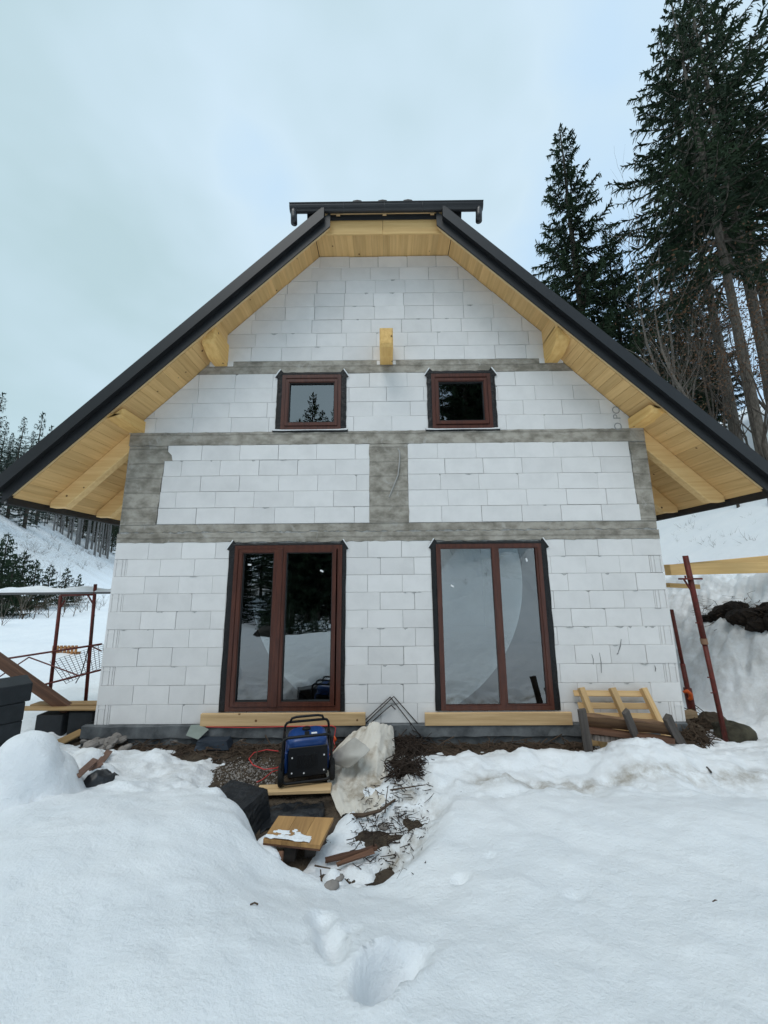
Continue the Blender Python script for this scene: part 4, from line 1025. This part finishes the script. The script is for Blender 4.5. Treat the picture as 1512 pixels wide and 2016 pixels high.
tag(MB().tube([(-2.45, -.079, -.006), (-1.9, -.081, -.016), (-1.3, -.082, -.006), (-.75, -.082, .0), (-.70, -.085, -.02), Wy(660, 1440, -.1), Wy(657, 1458, -.12), S(660, 1470, -.22), S(652, 1484, -.23), S(635, 1492, -.22)], .006, 6).build('power_cable', REDC, smooth=True), 'red cable hung under the plank below the two-leaf glazed door', 'cable')
MBo = MB().tube([Wy(658, 1449, -.115), Wy(661, 1456, -.118), Wy(659, 1462, -.12)], [.008, .018, .008], 8).build('cable_plug', ORANGE, smooth=True); tag(MBo, 'small orange plug on the hanging red cable', 'plug')
tag(MB().tube([S(560, 1512, -.2), S(535, 1520, -.2), S(515, 1536, -.22), S(505, 1540, -.22)], .005, 6).build('power_cable', REDC, smooth=True), 'short end of red cable running from the loop towards the plank', 'cable')
# ---- sheets
tc_ = [[S(684, 1450, -.10), S(716, 1430, .07), S(746, 1422, .12), S(772, 1432, -.02)],
       [S(650, 1488, -.19), S(694, 1480, -.05), S(740, 1466, .02), S(779, 1476, -.14)],
       [S(642, 1514, -.225), S(692, 1516, -.17), S(738, 1512, -.13), S(776, 1520, -.215)],
       [S(645, 1552, -.225), S(692, 1556, -.20), S(735, 1552, -.195), S(782, 1550, -.22)],
       [S(668, 1604, -.235), S(702, 1606, -.225), S(740, 1598, -.22), S(772, 1576, -.225)]]
tag(sheet('sheet_heap', tc_, TARP, 80, 70, .027, 4.2, 3), 'crumpled dirty white sheet heaped beside the generator', 'sheet')
tag(sheet('sheet_fold', [[S(648, 1492, -.12), S(672, 1472, .04), S(698, 1450, .14)], [S(655, 1502, -.10), S(686, 1488, .05), S(718, 1466, .14)], [S(688, 1510, -.06), S(714, 1492, .06), S(730, 1474, .12)]], mat('grey_sheet', (.46, .44, .40), .8, noise=4, var=.2), 18, 18, .012, 2, 8), 'grey white flap folded over the heap of dirty sheet', 'sheet')
bc = S(462, 1572, -.02); 
def draped(name, c, sz, rz, m, seed, n=9):
    mb = MB(); V = []; idx = {}; F_ = []
    M = Matrix.Translation(c) @ Matrix.Rotation(rz, 4, 'Z')
    for f in range(5):
        b0 = len(V)
        for i in range(n):
            for j in range(n):
                u, v = i/(n-1)*2-1, j/(n-1)*2-1
                p = {0: (u, v, 1), 1: (1, u, v), 2: (-1, -u, v), 3: (u, -1, v), 4: (-u, 1, v)}[f]
                fl = 1+.18*max(0, -p[2]*.5+.5) if f else 1
                q = Vector((p[0]*sz[0]/2*fl, p[1]*sz[1]/2*fl, p[2]*sz[2]/2)); q = M @ q
                k = .022
                q += Vector((float(fbm(q.x+seed, q.y+q.z*1.7, 5, 3)), float(fbm(q.y+3, q.x+q.z*2+seed, 5, 3)), float(fbm(q.x, q.y+seed, 4, 3))))*k
                V.append(tuple(q))
        for i in range(n-1):
            for j in range(n-1): F_.append((b0+i*n+j, b0+(i+1)*n+j, b0+(i+1)*n+j+1, b0+i*n+j+1))
    mb.add(V, F_); return mb.own(name, m)
tag(draped('covered_crate', (bc.x, bc.y, -.13), (.44, .36, .28), R(-22), BLACKF, 4), 'crate wrapped in black plastic half buried in the piled snow', 'crate')
tag(sheet('plastic_sheet', [[S(525, 1590, -.23), S(560, 1582, -.21), S(600, 1580, -.22), S(636, 1578, -.23)], [S(518, 1605, -.235), S(560, 1598, -.20), S(600, 1594, -.20), S(640, 1596, -.235)], [S(512, 1640, -.24), S(550, 1622, -.23), S(600, 1614, -.22), S(634, 1612, -.24)]], BLACKF, 16, 22, .015, 5, 6), 'torn black plastic sheet lying on soil before the wooden panel', 'plastic sheet')
lp = on_snow(178, 1548)
tag(sheet('plastic_sheet', [[lp+Vector((-.12, .12, .03)), lp+Vector((.02, .16, .07)), lp+Vector((.16, .14, .03))], [lp+Vector((-.15, 0, -.0)), lp+Vector((0, .02, .10)), lp+Vector((.15, .05, .02))], [lp+Vector((-.17, -.10, -.05)), lp+Vector((-.02, -.07, .0)), lp+Vector((.10, -.03, -.03))]], BLACKF, 14, 14, .02, 4, 11), 'scrap of black plastic caught between lumps of snow', 'plastic sheet')
for (a, b, c, d, lb) in [((190, 1512), (214, 1488), .07, .02, 'brown board end sticking up out of the snow above the plastic scrap'), ((152, 1530), (186, 1506), .06, .02, 'snow dusted board tilted beside the plastic scrap'), ((176, 1520), (200, 1512), .05, .015, 'small brown board piece lying between two tilted boards')]:
    p, q = on_snow(*a), on_snow(*b); plank('board', p+Vector((0, 0, .01)), q+Vector((0, 0, .05)), c, d, TERRAC, lb, 'board', 'board pieces in the snow', roll=.5)
# ---- wooden panel on props
zc = -.045; cs = [S(518, 1652, zc), S(548, 1606, zc), S(657, 1610, zc), S(630, 1664, zc)]
pn = empty('wooden_panel', (sum(c.x for c in cs)/4, sum(c.y for c in cs)/4, zc-.03))
for k in range(3):                                         # three glued boards
    a, b = k/3+.003, (k+1)/3-.003; l0, l1 = cs[0].lerp(cs[3], a), cs[0].lerp(cs[3], b); u0, u1 = cs[1].lerp(cs[2], a), cs[1].lerp(cs[2], b)
    dz = Vector((0, 0, -.026)); mb = MB(); mb.add([l0, l1, u1, u0, l0+dz, l1+dz, u1+dz, u0+dz], [(0, 1, 2, 3), (7, 6, 5, 4), (0, 4, 5, 1), (1, 5, 6, 2), (2, 6, 7, 3), (3, 7, 4, 0)])
    mb.build('panel_board', wood('panel_wood', (.48, .28, .11), (.30, .165, .065), 'Y', rand=.12), pn)
mb = MB(); dz = Vector((0, 0, -.0265)); e2 = Vector((0, 0, -.04))
q_ = [c+dz for c in cs]; mb.add(q_+[c+e2 for c in cs], [(0, 1, 2, 3), (7, 6, 5, 4), (0, 4, 5, 1), (1, 5, 6, 2), (2, 6, 7, 3), (3, 7, 4, 0)]); mb.build('backing_board', REDW, pn)
tag(pn, 'square wooden shuttering panel dusted with snow propped above the pit', 'panel')
V = []; n = 40; mb = MB(); K = []
for i in range(n+1):
    for j in range(n+1):
        u, v = i/n, j/n; p = cs[0].lerp(cs[3], u*.8+.01).lerp(cs[1].lerp(cs[2], u*.8+.01), v*.5+.01)
        k = .62-v*.9-abs(u-.42)*.75+.9*float(fbm(u*4, v*3, 1.5, 4)); K.append(k); V.append((p.x, p.y, p.z+.002+.012*max(0, min(1, k*2))))
mb.add(V, [q for i in range(n) for j in range(n) for q in [(i*(n+1)+j, (i+1)*(n+1)+j, (i+1)*(n+1)+j+1, i*(n+1)+j+1)] if max(K[t] for t in q) > 0])
tag(mb.build('snow_dusting', SNOW, smooth=True), 'thin snow lying on the wooden panel', 'snow', kind='stuff')
for a, b, lb in (((572, 1672), (590, 1690), 'dark wooden block propping the panel next to the tilted red board'), ((612, 1668), (624, 1690), 'dark wooden block propping the panel beside the broken timber')):
    p = S(*a, -.2); tag(MB().cbox((p.x-.045, p.y-.04, -.29), (p.x+.045, p.y+.14, zc-.041), .006).own('prop_block', GREYW), lb, 'block', 'blocks under the panel')
plank('board', S(500, 1702, -.16), S(556, 1698, -.13), .13, .03, REDW, 'red brown board on edge in the snow before the propped panel', 'board', roll=1.0)
tag(blob('snow_lump', S(520, 1690, -.10), (.13, .08, .06), SNOW, 5, .2, 14), 'rounded snow lump lying on the red brown board', 'snow', kind='stuff')
tag(blob('snow_lump', S(526, 1665, -.18), (.09, .08, .07), SNOW, 6, .2, 14), 'round snow lump beside the wooden panel corner', 'snow', kind='stuff')
# ---- broken timber, branches, stones in the pit
plank('broken_timber', S(640, 1694, -.20), S(742, 1668, -.19), .035, .022, REDW, 'longer splintered red brown timber lying in the pit snow', 'timber', 'splintered timbers', warp=.008)
plank('broken_timber', S(662, 1702, -.20), S(735, 1676, -.17), .03, .018, REDW, 'shorter splintered timber leaning on the longer one', 'timber', 'splintered timbers', warp=.01)
def branch(pts, r, lb, m=TWIG): tag(MB().tube(pts, [r*(1-.6*i/(len(pts)-1)) for i in range(len(pts))], 6).build('branch', m), lb, 'branch', 'branches in the pit')
branch([S(690, 1606, -.22), S(715, 1605, -.19), S(748, 1596, -.17), S(778, 1574, -.16)], .022, 'thick dark branch curving along the edge of the dirty sheet')
branch([S(755, 1558, -.2), S(790, 1552, -.15), S(838, 1545, -.12)], .01, 'thin straight branch lying across the pit rim')
branch([S(735, 1668, -.2), S(737, 1652, -.1), S(736, 1642, -.03)], .008, 'short twig standing upright at the end of the splintered timbers')
branch([S(634, 1750, -.12), S(633, 1735, -.07), S(631, 1712, -.05)], .010, 'short forked twig standing in the snow at the pit front')
branch([S(620, 1704, -.2), S(640, 1708, -.16), S(672, 1713, -.17)], .006, 'thin twig lying before the splintered timbers')
branch([S(758, 1600, -.2), S(760, 1575, -.08), S(764, 1548, .02)], .007, 'thin twig standing upright beside the curved branch')
for px, py, r, lb in ((652, 1747, .055, 'flat grey stone in the snow at the pit front rim'), (665, 1729, .045, 'smaller flat stone just behind the flat grey stone'), (758, 1628, .05, 'stone on the trampled snow right of the pit')):
    p = on_snow(px, py); tag(blob('stone', (p.x, p.y, p.z+.005), (r, r*.8, r*.35), STONE, px), lb, 'stone', 'stones in the pit')
rr = random.Random(5)
for i in range(22):
    px, py = rr.uniform(165, 245), rr.uniform(1450, 1478); p = S(px, py, -.2); r = rr.uniform(.04, .085)
    o = blob('stone', (p.x, p.y, -.21+rr.uniform(0, .07)), (r*rr.uniform(.9, 1.5), r, r*rr.uniform(.5, .8)), STONE, i+40, .3, flat=1); o.rotation_euler = (rr.uniform(-.4, .4), rr.uniform(-.4, .4), rr.uniform(0, 3))
    tag(o, 'broken grey stone in the small pile at the house corner', 'stone', 'stones piled at the corner')
for i, (px, py) in enumerate([(345, 1461), (405, 1462), (462, 1456), (480, 1459), (500, 1457)]):
    p = S(px, py, -.22); o = blob('stone', (p.x, p.y, -.20), (.06, .045, .03), STONE, i+90, .3, flat=1); tag(o, 'loose pale stone among the twigs along the plinth', 'stone', 'loose stones by the plinth')
# gravel chips and crumbs of soil
gm = MB(); rr = random.Random(12)
def chip(mb, x, y, z, s_):
    u = Vector((rr.gauss(0, 1), rr.gauss(0, 1), rr.gauss(0, .5))).normalized(); v = u.orthogonal().normalized(); n_ = u.cross(v)
    c = Vector((x, y, z)); a, b, h = s_*rr.uniform(.7, 1.4), s_*rr.uniform(.5, 1), s_*rr.uniform(.25, .5)
    mb.add([c+u*a, c+v*b, c-u*a*.9, c-v*b, c+n_*h, c-n_*h], [(0, 1, 4), (1, 2, 4), (2, 3, 4), (3, 0, 4), (1, 0, 5), (2, 1, 5), (3, 2, 5), (0, 3, 5)])
for i in range(800):
    px, py = rr.gauss(485, 45), rr.gauss(1522, 16)
    if not (410 < px < 545 and 1490 < py < 1556): continue
    p = S(px, py, -.26); z = float(soil_z(np.array(p.x), np.array(p.y))); chip(gm, p.x, p.y, z+.004, rr.uniform(.006, .017))
tag(gm.build('gravel_chips', STONE), kind='stuff')
gm = MB()
for i in range(2600):
    x, y = rr.uniform(-2.4, .6), rr.uniform(-2.3, -.1); z = float(soil_z(np.array(x), np.array(y))); chip(gm, x, y, z+.003, rr.uniform(.005, .018))
tag(gm.build('soil_crumbs', SOIL), kind='stuff')
# twigs and straw
sp_ = []
for i in range(900):
    x = rr.uniform(-3.9, 3.0); y = -.09-abs(rr.gauss(0, .16)); sp_.append((x, y, -.25))
tag(sticks('twig_litter', sp_, TWIG, 3, .003, .008, .06, .45), kind='stuff')
sp_ = []
for i in range(650):
    px, py = rr.gauss(800, 18), rr.uniform(1455, 1535); p = S(px, py, -.2); sp_.append((p.x, p.y, -.25+rr.uniform(0, .10)))
tag(sticks('brush_heap', sp_, mat('dark_twig', (.035, .024, .018), .95), 4, .003, .007, .10, .5, .4), kind='stuff')
sp_ = []
for i in range(520):
    px, py = rr.gauss(770, 50), rr.gauss(1610, 55); p = on_snow(px, py) if i % 3 == 0 else S(px, py, -.22)
    if 690 < px < 850 and 1530 < py < 1735: sp_.append((p.x, p.y, max(p.z, float(snow_z(np.array([[p.x]]), np.array([[p.y]]))[0, 0]))))
tag(sticks('twig_scatter', sp_, mat('dark_twig', (.035, .024, .018), .95), 6, .0012, .0042, .02, .17, .25, .003), kind='stuff')
for px, py, lb in ((500, 1783, 'tiny dark twig lying on the smooth snow mound'), (1411, 1778, 'tiny twig lying on the open snow field'), (905, 1560, 'tiny dark chip on the snow near the trampled strip')):
    p = on_snow(px, py); tag(MB().tube([p+Vector((-.02, 0, .004)), p+Vector((.0, .006, .008)), p+Vector((.02, .002, .004))], .004, 5).build('twig', TWIG), lb, 'twig')
# ---- tile shard and bundle at the plinth
p = [Wy(366, 1448, -.16), Wy(390, 1456, -.20), Wy(410, 1437, -.10), Wy(392, 1428, -.07), Wy(375, 1429, -.08)]
mb = MB(); dv = Vector((.0, .012, .006)); mb.add(p+[q+dv for q in p], [(0, 1, 2, 3, 4), (9, 8, 7, 6, 5)]+[(i, 5+i, 5+(i+1) % 5, (i+1) % 5) for i in range(5)]); tag(mb.own('tile_shard', GREENT), 'grey green tile shard leaning on the plinth', 'tile')
p = S(428, 1449, -.12); tag(draped('foil_bundle', (p.x, -.17, -.17), (.38, .14, .10), 0, mat('dark_blue_foil', (.03, .04, .055), .5), 9, 7), 'crumpled dark foil bundle lying against the plinth', 'foil')
# ---- bent steel bars
for k, (ax, ay, lx, ly, rx, ry, lb) in enumerate([(768, 1372, 668, 1465, 838, 1462, 'bent steel bar whose peak stands highest against the wall'), (775, 1371, 680, 1462, 852, 1458, 'bent steel bar crossing just beside the highest bent bar'), (770, 1388, 690, 1458, 822, 1440, 'bent steel bar with the lower peak under the other two')]):
    a = Wy(ax, ay, -.03-.012*k); l_, r_ = S(lx, ly, -.24), S(rx, ry, -.22); mid_ = [l_.lerp(a, .93), l_.lerp(a, .975)+Vector((.004, 0, .0)), a, r_.lerp(a, .975), r_.lerp(a, .93)]
    tag(MB().tube([l_]+mid_+[r_], .0065, 7).build('bent_steel_bar', RUST, smooth=True), lb, 'steel bar', 'bent steel bars leaning on the wall')
# ---- pallet leaning on the wall
top = Vector((3.0, -.035, .44)); pw = 1.0
pal = empty('pallet', (3.05, -.55, -.22)); M0 = Matrix.Translation(Vector((2.53, -.06, .435))) 
dn = (Vector((2.60, -.36, -.22))-Vector((2.53, -.06, .435))).normalized(); Lp = .80; sx_ = Vector((1, .0, -.01)).normalized(); nrm = sx_.cross(dn).normalized(); nrm = nrm if nrm.y < 0 else -nrm
o0 = Vector((2.53, -.06, .435))
def pbar(name, a, b, wv, w_, th, off, m):
    A, B = o0+a+nrm*off, o0+b+nrm*off; M, Ln = frame_from(A, B, nrm); mb = MB().cbox((-Ln/2, -w_/2, -th/2), (Ln/2, w_/2, th/2), .004); ob = mb.build(name, m); ob.parent = pal
    M2 = M.copy(); M2.translation = M.translation-pal.location; ob.matrix_local = M2
for t in (.05, .20, .32, .47, .62, .76): pbar('slat', dn*t+sx_*0, dn*(t+.004)+sx_*1.02, dn, .075, .02, 0, wood('pallet_wood', (.62, .42, .21), (.46, .29, .13), 'X', rand=.2))
for u in (.10, .52, .94): pbar('stringer', sx_*u+dn*-.01, sx_*(u+.02)+dn*Lp, sx_, .075, .075, .049, wood('pallet_wood', (.62, .42, .21), (.46, .29, .13), 'X', rand=.2))
tag(pal, 'pale wooden pallet leaning against the block wall', 'pallet')
# ---- old timbers before the pallet
pl_ = lambda a, b, w_, t, m, lb, **k: plank('timber', a, b, w_, t, m, lb, 'timber', 'old timbers before the pallet', **k)
pl_(Wy(1146, 1415, -.50), Wy(1330, 1436, -.60), .16, .05, OLDW, 'rough brown slab lying across in front of the pallet', roll=-1.0, warp=.012)
pl_(Wy(1152, 1436, -.52), Wy(1325, 1457, -.60), .08, .06, REDW, 'dark red brown beam under the rough brown slab', warp=.006)
pl_(Wy(1165, 1450, -.50), Wy(1300, 1466, -.55), .07, .06, mat('birch_log', (.35, .30, .26), .9, noise=5, stretch=(8, 1, 1), col2=(.1, .08, .07)), 'pale barked pole lying lowest under the brown slab', warp=.006)
pl_(Wy(1145, 1396, -.72), S(1160, 1482, -.10), .09, .035, GREYW, 'grey weathered board leaning at the end of the brown slab', up=(0, -1, .3), warp=.004)
pl_(Wy(1231, 1400, -.74), S(1256, 1462, -.04), .085, .04, GREYW, 'grey weathered board leaning across the middle of the brown slab', up=(0, -1, .3), warp=.004)
pl_(Wy(1312, 1412, -.70), S(1345, 1472, -.10), .10, .05, GREYW, 'dark rotten board leaning at the wall corner end of the slab', up=(0, -1, .3), warp=.012)
pl_(S(1318, 1412, .02), S(1368, 1405, .02), .09, .08, wood('tan_wood', (.34, .24, .14), (.2, .13, .07), 'X', rand=.1), 'short tan offcut lying on the heap at the wall corner', warp=.01)
pl_(S(1362, 1478, -.15), S(1400, 1520, -.04), .018, .018, GREYW, 'thin dark lath poking from the snow below the rotten board')
sp_ = []
for i in range(520):
    px, py = rr.gauss(1362, 18), rr.gauss(1440, 17); p = S(px, py, -.1); sp_.append((p.x, p.y, -.24+rr.uniform(0, .20)*max(0, 1-abs(px-1362)/45)))
tag(sticks('root_heap', sp_, mat('root_brown', (.06, .04, .026), .95), 8, .003, .009, .08, .34, .5), kind='stuff')
p = S(1362, 1442, -.18); tag(blob('earth_clod', (p.x, p.y, -.2), (.26, .2, .16), SOIL, 14, .5, 20), 'dark clod of earth and roots at the wall corner', 'earth')
p = S(1452, 1442, -.16); tag(blob('boulder', (p.x, p.y+.1, -.17), (.24, .16, .15), mat('mossy_stone', (.09, .082, .055), .95, noise=5, col2=(.03, .027, .02), bump=(14, .8, .03)), 21, .4, 20), 'mossy dark boulder at the foot of the steel prop', 'boulder')
p = S(1405, 1432, -.2); tag(blob('earth_clod', (p.x, p.y+.12, -.22), (.2, .14, .12), SOIL, 24, .5, 20), 'dark clod of earth between boulder and wall corner', 'earth')
# ---- red steel props and beams on the uphill side
ft = S(1430, 1462, -.26); tp = Wy(1349, 1094, ft.y+.02); e = empty('steel_prop', ft)
up_ = (tp-ft); mid_ = ft+up_*.52
MB().tube([ft, mid_], .030, 12).build('outer_tube', REDP, e, smooth=True); MB().tube([ft+up_*.50, tp], .036, 12).build('inner_tube', REDP, e, smooth=True)
MB().tube([ft+up_*.505, ft+up_*.535], .042, 12).build('collar', mat('worn_collar', (.28, .16, .1), .5, metal=.3), e)
for f in (.25, .33, .62): MB().tube([ft+up_*f+Vector((-.07, -.01, 0)), ft+up_*f+Vector((-.02, -.01, 0))], .009, 6).build('pin', REDP, e)
hd = ft+up_*.865; MB().cbox((hd.x-.14, hd.y-.05, hd.z-.01), (hd.x+.14, hd.y+.05, hd.z+.015), .003).build('fork_plate', REDP, e)
MB().tube([hd+Vector((-.12, -.03, .0)), hd+up_*-.09], .013, 6).build('brace', REDP, e); MB().tube([hd+Vector((-.10, -.04, .0)), hd+Vector((-.10, -.04, .05))], .012, 6).build('fork_pin', REDP, e)
MB().cbox((ft.x-.09, ft.y-.07, ft.z-.01), (ft.x+.09, ft.y+.07, ft.z+.005), .002).build('foot_plate', REDP, e)
tag(e, 'red steel prop standing free under the yellow beam', 'prop', 'red steel props')
f2 = Wy(1366, 1418, .75); t2 = Wy(1322, 1200, .75); e = empty('steel_prop', f2); u2 = t2-f2
MB().tube([f2, f2+u2*.5], .034, 12).build('outer_tube', REDP, e, smooth=True); MB().tube([f2+u2*.45, t2], .026, 12).build('inner_tube', REDP, e, smooth=True)
MB().tube([f2+u2*.0, f2+u2*.28], .055, 12).build('base_sleeve', REDP, e, smooth=True)
tag(e, 'red steel prop hard against the wall corner', 'prop', 'red steel props')
p = Wy(1352, 1368, .70); tag(MB().tube([p+Vector((-.05, 0, .04)), p+Vector((.0, -.02, .06)), p+Vector((.045, -.02, .02)), p+Vector((.05, -.01, -.05)), p+Vector((.02, 0, -.07))], [.02, .03, .032, .03, .02], 8).build('orange_strap', ORANGE, smooth=True), 'orange strap hanging on the prop at the wall corner', 'strap')
a, b = Wy(1314, 1122, .38), Wy(1560, 1116, .38); plank('timber_beam', a, b, .13, .165, WOODX, 'yellow squared beam carried by the free standing steel prop', 'beam', 'yellow beams beside the house')
a, b = Wy(1314, 1121, .95), Wy(1560, 1098, .95); plank('timber_beam', a, b, .12, .15, WOODX, 'second yellow beam lying behind the beam on the prop', 'beam', 'yellow beams beside the house')
a, b = Wy(1314, 1152, .6), Wy(1374, 1155, .6); plank('timber_beam', a, b, .10, .07, WOODX, 'short yellow timber sticking out below the long beams', 'beam', 'yellow beams beside the house')
# exposed earth where the bank has slipped
rr = random.Random(9)
for i, (px, py, rx, rz_) in enumerate([(1385, 1222, .09, .05), (1398, 1214, .11, .07), (1415, 1210, .12, .08), (1432, 1212, .12, .10), (1450, 1207, .13, .09), (1462, 1216, .13, .11), (1480, 1212, .14, .12), (1492, 1224, .15, .12), (1508, 1220, .16, .15), (1500, 1238, .13, .12), (1520, 1205, .2, .12), (1470, 1226, .09, .06), (1372, 1226, .06, .03)]):
    p = on_snow(px, py); tag(blob('exposed_earth', (p.x+.06, p.y+.02, p.z), (rx*1.5, rx*1.4, rz_*1.25), mat('wet_earth', (.025, .017, .012), .95, noise=9, var=.6, bump=(20, 1, .05)), 60+i, .6, 20, flat=1), kind='structure')
sp_ = []
for i in range(150):
    p = on_snow(rr.uniform(1375, 1512), rr.gauss(1200, 12)); sp_.append((p.x-.05, p.y-.03, p.z))
tag(sticks('root_fringe', sp_, TWIG, 10, .002, .005, .08, .35, .6), kind='stuff')
TUF2 = make_bare('dead_stalks', TWIG, .7, 81, levels=2, spread=1.2, stem=.25, r0=.007, nch=5)
for px, py, s_ in [(1345, 1105, .8), (1400, 1055, .9), (1385, 1040, .7), (1440, 1050, 1.0), (1330, 1050, .7), (1480, 1030, .8), (1415, 1090, .5), (1376, 1395, .5), (1460, 1200, .5), (1425, 1195, .4)]:
    p = on_snow(px, py); o = inst(TUF2); o.location = p-Vector((0, 0, .03)); o.scale = (s_, s_, s_); o.rotation_euler = (0, 0, rr.uniform(0, 6)); tag(o, 'sparse dry stalks on the snowy slope beside the house', 'plant', 'dry stalks beside the house')

for i, (x, y, r) in enumerate([(-4.2, -9.8, .4), (-5.4, -11.5, .5)]):
    tag(blob('rock', (x, y, ground(x, y)), (r, r, r*.6), mat('wet_rock', (.05, .042, .034), .9, noise=6, var=.5), 300+i, .35, 14), 'dark rock in the snow mirrored in the fixed window' if x > 0 else 'dark rock in the snow mirrored in the glazed door', 'rock', 'rocks mirrored in the panes')

# ------------------------------------------------------------------ left of the house
SL = []
for i in range(5):
    z0 = -.27+.205*i; x1 = -4.265-random.uniform(0, .02)+(.035 if i == 4 else 0)
    Mx = Matrix.Translation((-4.265, -.80, 0)) @ Matrix.Rotation(R(49), 4, 'Z'); o = MB().cbox((-1.5, 0, z0), (random.uniform(-.015, 0)+(.03 if i == 4 else 0), .6, z0+.20), .008, Mx).own('insulation_slab', DARKBLK); tag(o, ['dark slab at the bottom of the stack by the house corner', 'second dark slab from the bottom of the stack', 'middle dark slab of the stack', 'dark slab just under the top one of the stack', 'topmost dark slab of the stack, jutting out a little'][i], 'slab', 'dark slabs stacked by the corner')
for k, (px0, px1, py0, py1, lb) in enumerate([(66, 124, 1408, 1442, 'black hollow block under the yellow boards beside the slab stack'), (131, 184, 1402, 1437, 'black hollow block under the yellow boards beside the wall')]):
    a, b = Wy(px0, py1, .22), Wy(px1, py0, .22); o = MB().cbox((a.x, .22, -.28), (b.x, .55, b.z), .01).own('hollow_block', DARKBLK); tag(o, lb, 'block', 'black blocks under the boards')
pm = wood('form_wood', (.40, .26, .12), (.26, .16, .07), 'X', rand=.15)
zt = Wy(130, 1400, .22).z+.012
plank('form_board', (-5.35, .27, zt+.012), (-4.08, .25, zt+.014), .14, .024, pm, 'yellow brown board lying on the black blocks, front one', 'board', 'boards on the black blocks')
plank('form_board', (-5.30, .45, zt+.018), (-4.06, .42, zt+.030), .16, .024, pm, 'yellow brown board lying on the black blocks, rear one', 'board', 'boards on the black blocks')
plank('form_board', S(108, 1466, -.22), S(162, 1440, -.16), .13, .024, pm, 'loose yellow brown board slanting down before the black blocks', 'board', roll=.3)
plank('brown_beam', Wy(-40, 1272, .28), Wy(137, 1398, .36), .10, .13, REDW, 'brown beam sloping down from the slab stack onto the boards', 'beam')
sc_ = empty('scaffold', (-4.9, .60, zt+.03))
xa, xb, ysc = -5.15, -4.60, .60; za = zt+.035
A0, A1 = Wy(95, 1390, ysc), Wy(120, 1172, ysc); B0, B1 = Wy(168, 1387, ysc), Wy(188, 1150, ysc)
MB().tube([A0, A1], .024, 10).build('post', REDP, sc_, smooth=True); MB().tube([B0, B1], .024, 10).build('post', REDP, sc_, smooth=True)
MB().tube([A1, Wy(184, 1170, ysc)], .02, 8).build('cross_bar', REDP, sc_, smooth=True)
for (p0, p1) in (((128, 1182), (120, 1195)), ((172, 1170), (184, 1190))): MB().tube([Wy(*p0, ysc), Wy(*p1, ysc)], .012, 6).build('gusset', REDP, sc_)
for p in (A0, B0): MB().cbox((p.x-.05, p.y-.05, p.z-.01), (p.x+.05, p.y+.05, p.z+.004), .002).build('foot_plate', REDP, sc_)
MB().tube([Wy(-60, 1308, .56), Wy(200, 1268, .56)], .015, 8).build('guard_rail', REDP, sc_, smooth=True)
MB().tube([Wy(-60, 1386, .56), Wy(198, 1319, .56)], .015, 8).build('guard_rail', REDP, sc_, smooth=True)
for p0, p1 in (((57, 1294), (155, 1330)), ((57, 1294), (-20, 1345)), ((180, 1272), (200, 1282))): MB().tube([Wy(*p0, .56), Wy(*p1, .56)], .010, 6).build('diagonal_brace', REDP, sc_)
tag(sc_, 'rusty red tube scaffold beside the house corner', 'scaffold')
z0 = Wy(100, 1166, .7).z
plank('scaffold_plank', (-7.6, .72, z0-.02), (-4.14, .72, z0-.01), .28, .035, mat('grey_deck', (.12, .12, .12), .7), 'grey scaffold plank under a ridge of snow', 'plank')
mb = MB(); n = 70; m_ = 8; V = []
for i in range(n+1):
    x = -7.6+3.45*i/n; h = max(.006, .07+.11*float(fbm(x, 0.3, 1.3, 4)))
    for j in range(m_+1): a = math.pi*j/m_; V.append((x, .72-.145*math.cos(a), z0+.003+h*math.sin(a)))
mb.add(V, [(i*(m_+1)+j, (i+1)*(m_+1)+j, (i+1)*(m_+1)+j+1, i*(m_+1)+j+1) for i in range(n) for j in range(m_)]); tag(mb.build('snow_ridge', SNOW, smooth=True), 'wavy ridge of snow lying on the scaffold plank', 'snow', kind='stuff')
mb = MB(); c0, c1, c2, c3 = Wy(98, 1302, 1.5), Wy(203, 1268, 1.5), Wy(203, 1312, 1.25), Wy(130, 1346, 1.25)
for k in range(12):
    t = k/11; mb.tube([c0.lerp(c3, t), c1.lerp(c2, t)], .004, 4); mb.tube([c0.lerp(c1, t), c3.lerp(c2, t)], .004, 4)
tag(mb.build('wire_mesh_panel', RUST), 'sagging sheet of welded wire mesh behind the scaffold', 'wire mesh')
tag(MB().tube([Wy(186, 1210, .58), Wy(180, 1250, .57), Wy(168, 1300, .56), Wy(160, 1325, .56), Wy(149, 1345, .56)], .007, 6).build('hanging_strap', RUST), 'dark strap hanging from the scaffold post', 'strap')
p = on_snow(125, 1288); cp_ = empty('pallet', p)
for k in range(7): MB().cbox((p.x-.36+.11*k, p.y, p.z-.05), (p.x-.29+.11*k, p.y+.03, p.z+.24), .004).build('slat', mat('orange_wood', (.45, .22, .09), .8, noise=6, var=.4), cp_)
MB().cbox((p.x-.38, p.y+.031, p.z+.0), (p.x+.45, p.y+.07, p.z+.06), .004).build('stringer', mat('orange_wood', (.45, .22, .09), .8), cp_); MB().cbox((p.x-.38, p.y+.031, p.z+.15), (p.x+.45, p.y+.07, p.z+.20), .004).build('stringer', mat('orange_wood', (.45, .22, .09), .8), cp_)
tag(cp_, 'small orange brown pallet standing in the snow behind the scaffold', 'pallet')
